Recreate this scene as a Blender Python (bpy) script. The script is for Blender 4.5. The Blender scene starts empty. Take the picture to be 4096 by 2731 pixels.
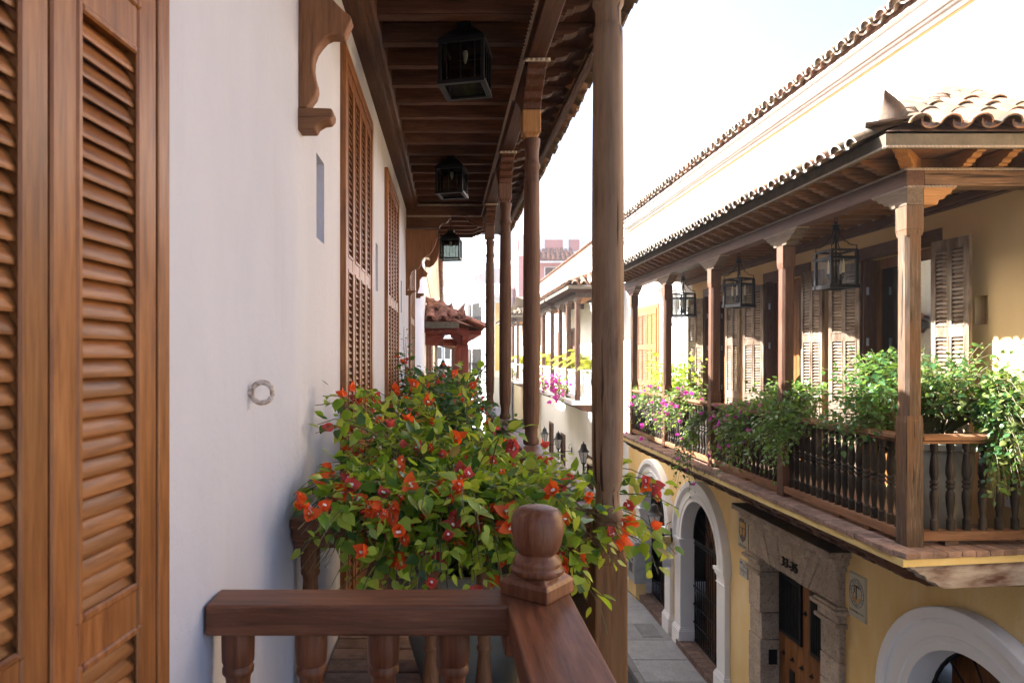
import bpy, bmesh, math, random
from mathutils import Matrix, Vector

RND = random.Random(11)
sc = bpy.context.scene
COL = sc.collection
PI = math.pi

# ------------------------------------------------------------------ camera, world, sun
cam_data = bpy.data.cameras.new("camera")
cam = bpy.data.objects.new("camera", cam_data)
COL.objects.link(cam)
cam.location = (0, 0, 0)                     # the eye is the origin; the street lies 6.55 m below
cam.rotation_euler = (math.radians(90), 0, 0)
cam_data.lens = 24.0
cam_data.sensor_width = 36.0
cam_data.shift_x = 0.068
cam_data.shift_y = 0.0157
cam_data.clip_start = 0.05
cam_data.clip_end = 3000
cam_data.dof.use_dof = True
cam_data.dof.focus_distance = 4.6
cam_data.dof.aperture_fstop = 6.3
sc.camera = cam

SUN_DIR = Vector((-1.0, 0.60, 0.93)).normalized()      # towards the sun: left, ahead, 40 degrees up
SUN_EL = math.asin(SUN_DIR.z)
SUN_AZ = math.atan2(SUN_DIR.x, SUN_DIR.y)              # from +Y towards +X
world = bpy.data.worlds.new("World")
sc.world = world
world.use_nodes = True
wn = world.node_tree
sky = wn.nodes.new("ShaderNodeTexSky")
sky.sky_type = 'NISHITA'
sky.sun_disc = False
sky.sun_elevation = SUN_EL
sky.sun_rotation = SUN_AZ
sky.air_density = 0.8
sky.dust_density = 4.5
sky.ozone_density = 1.0
wn.links.new(sky.outputs[0], wn.nodes["Background"].inputs[0])
wn.nodes["Background"].inputs[1].default_value = 0.055

sun_data = bpy.data.lights.new("sun", 'SUN')
sun_data.energy = 4.6
sun_data.angle = math.radians(0.5)
sun_data.color = (1.0, 0.97, 0.935)
sun = bpy.data.objects.new("sun", sun_data)
COL.objects.link(sun)
sun.location = (-20, 12, 20)
sun.rotation_euler = SUN_DIR.to_track_quat('Z', 'Y').to_euler()

sc.view_settings.view_transform = 'Standard'
sc.view_settings.look = 'None'
sc.view_settings.gamma = 1.0
sc.view_settings.use_curve_mapping = False
sc.view_settings.exposure = 3.15
sc.render.engine = 'CYCLES'
sc.cycles.max_bounces = 10
sc.cycles.diffuse_bounces = 6
sc.cycles.transparent_max_bounces = 12
sc.cycles.caustics_reflective = False
sc.cycles.caustics_refractive = False
sc.cycles.use_denoising = True

# ------------------------------------------------------------------ materials
def new_mat(name):
    m = bpy.data.materials.new(name)
    m.use_nodes = True
    nt = m.node_tree
    b = nt.nodes["Principled BSDF"]
    return m, nt, b

def ramp(nt, pts):
    r = nt.nodes.new("ShaderNodeValToRGB")
    e = r.color_ramp.elements
    while len(e) < len(pts):
        e.new(0.5)
    for i, (p, c) in enumerate(pts):
        e[i].position = p
        e[i].color = (c[0], c[1], c[2], 1)
    return r

def mixc(nt, fac, a, b, mode='MIX'):
    n = nt.nodes.new("ShaderNodeMix")
    n.data_type = 'RGBA'
    n.blend_type = mode
    for sock, v in ((n.inputs[0], fac), (n.inputs[6], a), (n.inputs[7], b)):
        if hasattr(v, 'links') or isinstance(v, bpy.types.NodeSocket):
            nt.links.new(v, sock)
        elif isinstance(v, (int, float)):
            sock.default_value = v
        else:
            sock.default_value = (v[0], v[1], v[2], 1)
    return n.outputs[2]

def coords(nt, scale=(1, 1, 1), rand=True):
    tc = nt.nodes.new("ShaderNodeTexCoord")
    mp = nt.nodes.new("ShaderNodeMapping")
    mp.inputs['Scale'].default_value = scale
    nt.links.new(tc.outputs['Object'], mp.inputs['Vector'])
    if not rand:
        return mp.outputs[0]
    oi = nt.nodes.new("ShaderNodeObjectInfo")
    ml = nt.nodes.new("ShaderNodeMath"); ml.operation = 'MULTIPLY'; ml.inputs[1].default_value = 37.0
    nt.links.new(oi.outputs['Random'], ml.inputs[0])
    ad = nt.nodes.new("ShaderNodeVectorMath"); ad.operation = 'ADD'
    nt.links.new(mp.outputs[0], ad.inputs[0])
    nt.links.new(ml.outputs[0], ad.inputs[1])
    return ad.outputs[0]

def noise(nt, vec, scale, detail=6, rough=0.6, dist=0.0):
    n = nt.nodes.new("ShaderNodeTexNoise")
    n.inputs['Scale'].default_value = scale
    n.inputs['Detail'].default_value = detail
    n.inputs['Roughness'].default_value = rough
    n.inputs['Distortion'].default_value = dist
    nt.links.new(vec, n.inputs['Vector'])
    return n.outputs[0]

def bump(nt, bsdf, h, strength, dist=0.01):
    b = nt.nodes.new("ShaderNodeBump")
    b.inputs['Strength'].default_value = strength
    b.inputs['Distance'].default_value = dist
    nt.links.new(h, b.inputs['Height'])
    nt.links.new(b.outputs[0], bsdf.inputs['Normal'])

def value_jitter(nt, colour, amount):
    oi = nt.nodes.new("ShaderNodeObjectInfo")
    mr = nt.nodes.new("ShaderNodeMapRange")
    mr.inputs[3].default_value = 1 - amount
    mr.inputs[4].default_value = 1 + amount
    nt.links.new(oi.outputs['Random'], mr.inputs[0])
    hs = nt.nodes.new("ShaderNodeHueSaturation")
    nt.links.new(mr.outputs[0], hs.inputs['Value'])
    nt.links.new(colour, hs.inputs['Color'])
    return hs.outputs[0]

def wood(name, dark, mid, light, axis='z', rough=0.5, patch=None, patch_amt=0.5, jitter=0.12, bmp=0.25, grain=1.0, crack=0.0):
    m, nt, b = new_mat(name)
    k = 0.07
    s = {'x': (k, 1, 1), 'y': (1, k, 1), 'z': (1, 1, k)}[axis]
    v = coords(nt, s)
    n1 = noise(nt, v, 58 * grain, 9, 0.66, 0.5)
    r = ramp(nt, [(0.30, dark), (0.50, mid), (0.72, light)])
    nt.links.new(n1, r.inputs[0])
    c = r.outputs[0]
    s2 = tuple(min(1, x * 4) for x in s)
    v2 = coords(nt, s2)
    n2 = noise(nt, v2, 6.5, 5, 0.6)
    if patch:
        r2 = ramp(nt, [(0.5 - 0.12, (0, 0, 0)), (0.5 + 0.12, (1, 1, 1))])
        nt.links.new(n2, r2.inputs[0])
        f = nt.nodes.new("ShaderNodeMath"); f.operation = 'MULTIPLY'; f.inputs[1].default_value = patch_amt
        nt.links.new(r2.outputs[0], f.inputs[0])
        c = mixc(nt, f.outputs[0], c, patch)
    else:
        r2 = ramp(nt, [(0.3, (0.72, 0.72, 0.72)), (0.7, (1.15, 1.15, 1.15))])
        nt.links.new(n2, r2.inputs[0])
        c = mixc(nt, 1.0, c, r2.outputs[0], 'MULTIPLY')
    h = n1
    if crack:
        n3 = noise(nt, coords(nt, tuple(x * (1 if x == 1 else 0.6) for x in s)), 38, 4, 0.55, 0.4)
        r3 = ramp(nt, [(0.60, (0, 0, 0)), (0.66, (1, 1, 1))])
        nt.links.new(n3, r3.inputs[0])
        f3 = nt.nodes.new("ShaderNodeMath"); f3.operation = 'MULTIPLY'; f3.inputs[1].default_value = crack
        nt.links.new(r3.outputs[0], f3.inputs[0])
        c = mixc(nt, f3.outputs[0], c, tuple(x * 0.35 for x in dark))
    c = value_jitter(nt, c, jitter)
    nt.links.new(c, b.inputs['Base Color'])
    b.inputs['Roughness'].default_value = rough
    b.inputs['Specular IOR Level'].default_value = 0.36 if rough < 0.45 else 0.20
    bump(nt, b, h, bmp, 0.004)
    return m

def plaster(name, base, alt, stain=None, rough=0.9, scale=1.3, bmp=0.12, streak=True, stain_amt=0.5):
    m, nt, b = new_mat(name)
    v = coords(nt, (1, 1, 0.35) if streak else (1, 1, 1), rand=False)
    n1 = noise(nt, v, scale, 7, 0.62, 0.4)
    r = ramp(nt, [(0.36, base), (0.66, alt)])
    nt.links.new(n1, r.inputs[0])
    c = r.outputs[0]
    if stain:
        v2 = coords(nt, (1, 1, 0.22), rand=False)
        n2 = noise(nt, v2, scale * 2.7, 6, 0.65)
        r2 = ramp(nt, [(0.54, (0, 0, 0)), (0.74, (1, 1, 1))])
        nt.links.new(n2, r2.inputs[0])
        f = nt.nodes.new("ShaderNodeMath"); f.operation = 'MULTIPLY'; f.inputs[1].default_value = stain_amt
        nt.links.new(r2.outputs[0], f.inputs[0])
        c = mixc(nt, f.outputs[0], c, stain)
    nt.links.new(c, b.inputs['Base Color'])
    b.inputs['Roughness'].default_value = rough
    n3 = noise(nt, coords(nt, rand=False), 26, 6, 0.6)
    bump(nt, b, n3, bmp, 0.02)
    return m

def simple(name, base, rough=0.5, metal=0.0, alt=None, scale=8, bmp=0.0, jitter=0.0, spec=0.5):
    m, nt, b = new_mat(name)
    b.inputs['Roughness'].default_value = rough
    b.inputs['Metallic'].default_value = metal
    b.inputs['Specular IOR Level'].default_value = spec
    v = coords(nt)
    n1 = noise(nt, v, scale, 6, 0.6)
    a = alt or tuple(x * 0.8 for x in base)
    r = ramp(nt, [(0.35, a), (0.62, base)])
    nt.links.new(n1, r.inputs[0])
    c = r.outputs[0]
    if jitter:
        c = value_jitter(nt, c, jitter)
    nt.links.new(c, b.inputs['Base Color'])
    if bmp:
        bump(nt, b, n1, bmp, 0.01)
    return m

def leaf_mat(name, base, alt, trans, rough=0.33, tw=0.4):
    m, nt, b = new_mat(name)
    v = coords(nt)
    n1 = noise(nt, v, 9, 3, 0.5)
    r = ramp(nt, [(0.35, base), (0.65, alt)])
    nt.links.new(n1, r.inputs[0])
    c = value_jitter(nt, r.outputs[0], 0.25)
    nt.links.new(c, b.inputs['Base Color'])
    b.inputs['Roughness'].default_value = rough
    tr = nt.nodes.new("ShaderNodeBsdfTranslucent")
    tr.inputs[0].default_value = (*trans, 1)
    mx = nt.nodes.new("ShaderNodeMixShader")
    mx.inputs[0].default_value = tw
    nt.links.new(b.outputs[0], mx.inputs[1])
    nt.links.new(tr.outputs[0], mx.inputs[2])
    nt.links.new(mx.outputs[0], nt.nodes["Material Output"].inputs[0])
    return m

def tile_mat(name, a, b_, c_, lichen=0.55):
    m, nt, b = new_mat(name)
    v = coords(nt)
    n1 = noise(nt, v, 5, 6, 0.65)
    r = ramp(nt, [(0.3, a), (0.5, b_), (0.7, c_)])
    nt.links.new(n1, r.inputs[0])
    n2 = noise(nt, v, 13, 8, 0.7)
    r2 = ramp(nt, [(0.46, (0, 0, 0)), (0.60, (1, 1, 1))])
    nt.links.new(n2, r2.inputs[0])
    f = nt.nodes.new("ShaderNodeMath"); f.operation = 'MULTIPLY'; f.inputs[1].default_value = lichen
    nt.links.new(r2.outputs[0], f.inputs[0])
    c = mixc(nt, f.outputs[0], r.outputs[0], (0.055, 0.047, 0.039))
    c = value_jitter(nt, c, 0.25)
    nt.links.new(c, b.inputs['Base Color'])
    b.inputs['Roughness'].default_value = 0.9
    bump(nt, b, n2, 0.35, 0.01)
    return m

def stone_mat(name, a, b_, pit):
    m, nt, b = new_mat(name)
    v = coords(nt)
    n1 = noise(nt, v, 4, 8, 0.65)
    r = ramp(nt, [(0.3, a), (0.7, b_)])
    nt.links.new(n1, r.inputs[0])
    n2 = noise(nt, v, 26, 6, 0.75)
    r2 = ramp(nt, [(0.36, (1, 1, 1)), (0.46, (0, 0, 0))])
    nt.links.new(n2, r2.inputs[0])
    f = nt.nodes.new("ShaderNodeMath"); f.operation = 'MULTIPLY'; f.inputs[1].default_value = 0.85
    nt.links.new(r2.outputs[0], f.inputs[0])
    c = mixc(nt, f.outputs[0], r.outputs[0], pit)
    c = value_jitter(nt, c, 0.12)
    nt.links.new(c, b.inputs['Base Color'])
    b.inputs['Roughness'].default_value = 0.95
    bump(nt, b, n2, 0.9, 0.03)
    return m

def glass_mat(name, rough=0.02, tint=(0.93, 0.97, 0.96), refl=None):
    m, nt, b = new_mat(name)
    tr = nt.nodes.new("ShaderNodeBsdfTransparent"); tr.inputs[0].default_value = (*tint, 1)
    gl = nt.nodes.new("ShaderNodeBsdfGlossy"); gl.inputs['Roughness'].default_value = rough
    mx = nt.nodes.new("ShaderNodeMixShader")
    if refl is None:
        fr = nt.nodes.new("ShaderNodeFresnel"); fr.inputs[0].default_value = 1.5
        nt.links.new(fr.outputs[0], mx.inputs[0])
    else:
        mx.inputs[0].default_value = refl
    nt.links.new(tr.outputs[0], mx.inputs[1])
    nt.links.new(gl.outputs[0], mx.inputs[2])
    nt.links.new(mx.outputs[0], nt.nodes["Material Output"].inputs[0])
    return m

M = {}
for ax in 'xyz':
    M['varnish_' + ax] = wood('varnished_wood_' + ax, (0.125, 0.043, 0.015), (0.235, 0.090, 0.030), (0.335, 0.145, 0.054), ax, rough=0.36, jitter=0.10, bmp=0.12)
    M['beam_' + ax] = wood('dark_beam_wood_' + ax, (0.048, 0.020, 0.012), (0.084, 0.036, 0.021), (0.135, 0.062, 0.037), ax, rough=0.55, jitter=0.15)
    M['rail_' + ax] = wood('red_brown_rail_wood_' + ax, (0.085, 0.027, 0.013), (0.175, 0.062, 0.029), (0.265, 0.110, 0.054), ax, rough=0.40, jitter=0.08, bmp=0.25)
    M['old_' + ax] = wood('old_column_wood_' + ax, (0.065, 0.034, 0.019), (0.145, 0.080, 0.045), (0.235, 0.142, 0.085), ax, rough=0.62, patch=(0.24, 0.15, 0.095), patch_amt=0.7, crack=0.95, jitter=0.06)
    M['brown_' + ax] = wood('brown_post_wood_' + ax, (0.046, 0.019, 0.012), (0.095, 0.043, 0.026), (0.16, 0.082, 0.050), ax, rough=0.55, patch=(0.16, 0.095, 0.062), patch_amt=0.4, crack=0.3)
    M['grey_' + ax] = wood('weathered_grey_wood_' + ax, (0.045, 0.031, 0.022), (0.090, 0.062, 0.042), (0.18, 0.13, 0.092), ax, rough=0.75, patch=(0.155, 0.115, 0.08), patch_amt=0.6, crack=0.5)
    M['flaky_' + ax] = wood('flaking_shutter_wood_' + ax, (0.055, 0.032, 0.020), (0.12, 0.074, 0.046), (0.23, 0.16, 0.11), ax, rough=0.8, patch=(0.36, 0.29, 0.215), patch_amt=0.75, crack=0.5, grain=1.5)
    M['honey_' + ax] = wood('honey_wood_' + ax, (0.19, 0.080, 0.022), (0.32, 0.145, 0.045), (0.42, 0.21, 0.078), ax, rough=0.5, patch=(0.22, 0.12, 0.05), patch_amt=0.35)
    M['rust_' + ax] = wood('rust_brown_rail_wood_' + ax, (0.10, 0.042, 0.020), (0.19, 0.086, 0.040), (0.28, 0.14, 0.07), ax, rough=0.55, patch=(0.24, 0.15, 0.095), patch_amt=0.4, crack=0.3)
    M['foot_' + ax] = wood('weathered_post_foot_' + ax, (0.075, 0.040, 0.022), (0.17, 0.095, 0.050), (0.27, 0.165, 0.095), ax, rough=0.7, patch=(0.10, 0.062, 0.040), patch_amt=0.7, crack=0.9, jitter=0.03)
    M['corbel_' + ax] = wood('carved_corbel_wood_' + ax, (0.095, 0.038, 0.018), (0.185, 0.078, 0.036), (0.27, 0.125, 0.06), ax, rough=0.6, patch=(0.20, 0.10, 0.05), patch_amt=0.5, crack=0.5)
    M['amber_' + ax] = wood('amber_post_wood_' + ax, (0.095, 0.036, 0.013), (0.195, 0.084, 0.029), (0.29, 0.138, 0.052), ax, rough=0.6, patch=(0.19, 0.095, 0.04), patch_amt=0.5, crack=0.7)
    M['corner_' + ax] = wood('weather_split_wood_' + ax, (0.040, 0.027, 0.018), (0.092, 0.063, 0.043), (0.185, 0.138, 0.10), ax, rough=0.75, patch=(0.14, 0.068, 0.030), patch_amt=0.6, crack=0.9, jitter=0.03)
    M['red_' + ax] = wood('red_painted_wood_' + ax, (0.15, 0.035, 0.024), (0.21, 0.052, 0.034), (0.26, 0.075, 0.048), ax, rough=0.5)
    M['door_' + ax] = wood('door_wood_' + ax, (0.12, 0.045, 0.014), (0.20, 0.082, 0.026), (0.28, 0.125, 0.045), ax, rough=0.45, crack=0.2)
M['baluster'] = wood('black_baluster_wood', (0.008, 0.006, 0.005), (0.016, 0.012, 0.009), (0.034, 0.025, 0.018), 'z', rough=0.6, patch=(0.11, 0.085, 0.06), patch_amt=0.38, jitter=0.25)
M['peel'] = wood('peeling_white_on_wood', (0.07, 0.035, 0.024), (0.12, 0.06, 0.042), (0.2, 0.12, 0.085), 'x', rough=0.8, patch=(0.50, 0.45, 0.39), patch_amt=0.8)
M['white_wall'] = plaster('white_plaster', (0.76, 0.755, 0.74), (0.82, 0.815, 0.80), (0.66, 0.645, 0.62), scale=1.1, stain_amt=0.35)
M['shade_wall'] = plaster('shade_tinted_plaster', (0.475, 0.478, 0.555), (0.525, 0.525, 0.60), (0.42, 0.42, 0.485), scale=1.6, stain_amt=0.4, bmp=0.25)  # white plaster with its bluish shade put into the colour
M['yellow'] = plaster('ochre_plaster', (0.64, 0.425, 0.15), (0.76, 0.565, 0.28), (0.76, 0.63, 0.40), scale=0.9, stain_amt=0.75, bmp=0.3)
M['pale_yellow'] = plaster('pale_yellow_plaster', (0.56, 0.37, 0.165), (0.63, 0.445, 0.225), scale=1.0)
M['slab_edge'] = plaster('yellow_painted_edge', (0.62, 0.46, 0.17), (0.68, 0.54, 0.25), scale=3.0)
M['cream'] = plaster('cream_plaster', (0.66, 0.58, 0.42), (0.74, 0.67, 0.52), (0.5, 0.43, 0.32), scale=1.2)
M['trim_white'] = plaster('white_trim_paint', (0.76, 0.76, 0.77), (0.80, 0.80, 0.81), scale=2.0, bmp=0.06)
M['pink'] = plaster('pink_plaster', (0.55, 0.25, 0.235), (0.60, 0.29, 0.27), (0.52, 0.25, 0.235), scale=0.6)
M['grey_wall'] = plaster('stained_grey_render', (0.34, 0.34, 0.33), (0.48, 0.48, 0.47), (0.20, 0.20, 0.20), scale=0.35, stain_amt=0.7)
M['blue_white'] = plaster('pale_blue_white_render', (0.64, 0.68, 0.72), (0.72, 0.75, 0.78), scale=0.6)
M['fascia'] = plaster('weathered_mortar', (0.085, 0.068, 0.045), (0.135, 0.108, 0.072), (0.055, 0.045, 0.034), scale=6, streak=False, stain_amt=0.6)
M['mortar'] = plaster('lime_mortar', (0.46, 0.42, 0.36), (0.58, 0.54, 0.47), (0.28, 0.25, 0.21), scale=9, streak=False)
M['tile_warm'] = tile_mat('terracotta_warm', (0.18, 0.080, 0.044), (0.26, 0.130, 0.072), (0.33, 0.20, 0.12), 0.8)
M['tile_pale'] = tile_mat('terracotta_pale', (0.100, 0.060, 0.028), (0.145, 0.092, 0.045), (0.19, 0.135, 0.076), 0.9)
M['tile_old'] = tile_mat('old_brown_clay', (0.085, 0.050, 0.032), (0.13, 0.080, 0.050), (0.17, 0.115, 0.075), 0.6)
M['aged_white'] = plaster('aged_white_cornice', (0.56, 0.55, 0.53), (0.62, 0.61, 0.59), (0.46, 0.44, 0.41), scale=2.0)
M['tile_red'] = tile_mat('terracotta_red', (0.33, 0.125, 0.075), (0.41, 0.165, 0.10), (0.46, 0.21, 0.13), 0.8)
M['brick'] = tile_mat('brick_paver', (0.20, 0.115, 0.082), (0.285, 0.175, 0.13), (0.35, 0.24, 0.19), 0.4)
M['brick_dark'] = tile_mat('dark_threshold_brick', (0.10, 0.060, 0.046), (0.165, 0.098, 0.074), (0.22, 0.15, 0.12), 0.4)
M['stone'] = stone_mat('coral_stone', (0.33, 0.255, 0.195), (0.50, 0.41, 0.325), (0.08, 0.06, 0.05))
M['stone_dark'] = stone_mat('lichened_stone', (0.06, 0.05, 0.045), (0.10, 0.085, 0.07), (0.02, 0.018, 0.015))
M['slab'] = stone_mat('concrete_slab', (0.30, 0.295, 0.285), (0.42, 0.415, 0.405), (0.19, 0.185, 0.18))
M['kerb'] = stone_mat('kerb_concrete', (0.20, 0.195, 0.185), (0.30, 0.29, 0.28), (0.10, 0.10, 0.095))
M['asphalt'] = stone_mat('asphalt', (0.045, 0.045, 0.046), (0.065, 0.065, 0.066), (0.03, 0.03, 0.03))
M['earth'] = plaster('ground_paving', (0.16, 0.15, 0.14), (0.2, 0.19, 0.18), streak=False)
M['iron'] = simple('black_iron', (0.014, 0.014, 0.015), 0.42, 0.6, bmp=0.05)
M['lamp_iron'] = simple('grey_black_lamp_metal', (0.028, 0.029, 0.031), 0.45, 0.3)
M['steel'] = simple('galvanised_steel', (0.5, 0.5, 0.52), 0.4, 0.9)
M['ring'] = simple('rust_flecked_ring', (0.60, 0.54, 0.48), 0.6, 0.0, alt=(0.30, 0.19, 0.13), scale=60)
M['cabinet'] = simple('grey_cabinet_paint', (0.40, 0.41, 0.42), 0.5, 0.1)
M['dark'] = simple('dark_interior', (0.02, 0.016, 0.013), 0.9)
M['teeth'] = simple('pale_carved_trim', (0.34, 0.27, 0.205), 0.7, jitter=0.1)
M['pot'] = plaster('cement_pot', (0.20, 0.195, 0.165), (0.29, 0.28, 0.245), (0.13, 0.125, 0.10), scale=4, streak=False)
M['pot_white'] = plaster('white_pot', (0.6, 0.6, 0.58), (0.68, 0.68, 0.66), scale=4, streak=False)
M['soil'] = simple('soil', (0.035, 0.025, 0.018), 0.95, bmp=0.5)
M['candle'] = simple('ivory_candle', (0.72, 0.62, 0.45), 0.5)
M['bulb'] = simple('frosted_bulb', (0.8, 0.8, 0.78), 0.25)
M['glass'] = glass_mat('lantern_glass', 0.01, (0.97, 0.985, 0.98), 0.025)
M['old_glass'] = glass_mat('dusty_lantern_glass', 0.05, (0.62, 0.64, 0.61), 0.06)
M['milk'] = simple('milky_lamp_glass', (0.62, 0.63, 0.62), 0.35)
M['pane'] = glass_mat('door_glass', 0.015, (0.5, 0.55, 0.52), 0.32)
M['socket'] = simple('white_plastic', (0.75, 0.75, 0.74), 0.4)
M['plaque'] = simple('glazed_plaque', (0.47, 0.43, 0.33), 0.35, alt=(0.42, 0.385, 0.29))
M['plaque_grey'] = simple('grey_plaque', (0.40, 0.395, 0.37), 0.5)
M['ink'] = simple('blue_ink', (0.07, 0.085, 0.17), 0.5)
M['ink_brown'] = simple('brown_ink', (0.09, 0.055, 0.05), 0.5)
M['ochre_ink'] = simple('ochre_glaze', (0.55, 0.30, 0.05), 0.4)
M['sign'] = simple('ochre_sign_board', (0.50, 0.37, 0.13), 0.5)
M['sign_white'] = simple('pale_sign_board', (0.55, 0.56, 0.60), 0.45)
M['stem'] = simple('green_brown_stem', (0.13, 0.12, 0.045), 0.7)
M['bark'] = simple('woody_stem', (0.11, 0.085, 0.06), 0.85, bmp=0.4)
M['leaf_a'] = leaf_mat('leaf_green', (0.115, 0.245, 0.020), (0.19, 0.33, 0.034), (0.44, 0.64, 0.04), 0.33, 0.5)
M['leaf_e'] = leaf_mat('leaf_olive_green', (0.062, 0.128, 0.028), (0.100, 0.178, 0.038), (0.21, 0.34, 0.045))
M['leaf_g'] = leaf_mat('leaf_pale_olive', (0.17, 0.235, 0.075), (0.25, 0.31, 0.10), (0.34, 0.42, 0.09))
M['leaf_f'] = leaf_mat('leaf_bronze_tip', (0.24, 0.17, 0.045), (0.36, 0.28, 0.08), (0.5, 0.35, 0.08))
M['leaf_b'] = leaf_mat('leaf_dark', (0.028, 0.080, 0.018), (0.050, 0.125, 0.024), (0.12, 0.26, 0.03))
M['leaf_c'] = leaf_mat('leaf_young', (0.28, 0.40, 0.045), (0.42, 0.50, 0.07), (0.58, 0.68, 0.07))
M['leaf_d'] = leaf_mat('leaf_bluegreen', (0.045, 0.115, 0.045), (0.065, 0.155, 0.055), (0.14, 0.28, 0.06))
M['palm'] = leaf_mat('palm_leaf', (0.22, 0.27, 0.03), (0.36, 0.36, 0.04), (0.5, 0.5, 0.05))
M['petal_o'] = leaf_mat('orange_bract', (0.72, 0.085, 0.014), (0.80, 0.13, 0.022), (0.9, 0.15, 0.02), 0.6, 0.35)
M['petal_r'] = leaf_mat('faded_red_bract', (0.55, 0.055, 0.055), (0.62, 0.10, 0.09), (0.7, 0.1, 0.08), 0.6, 0.35)
M['petal_m'] = leaf_mat('magenta_bract', (0.55, 0.035, 0.36), (0.66, 0.07, 0.46), (0.8, 0.1, 0.55), 0.6, 0.35)
M['bloom'] = simple('white_bloom', (0.8, 0.78, 0.7), 0.6)

# ------------------------------------------------------------------ object helpers
W = {}                                    # world matrix of every object made so far

def link(o, parent=None, mat=None):
    COL.objects.link(o)
    mat = mat or Matrix.Identity(4)
    if parent is not None:
        o.parent = parent
        o.matrix_basis = W[parent.name].inverted() @ mat
    else:
        o.matrix_basis = mat
    W[o.name] = mat
    return o

def tag(o, label=None, cat=None, group=None, kind=None):
    if label: o['label'] = label
    if cat: o['category'] = cat
    if group: o['group'] = group
    if kind: o['kind'] = kind
    return o

def thing(name, loc, label, cat, group=None, rot=0.0):
    o = bpy.data.objects.new(name, None)
    o.empty_display_size = 0.2
    link(o, None, Matrix.Translation(loc) @ Matrix.Rotation(rot, 4, 'Z'))
    return tag(o, label, cat, group)

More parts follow.
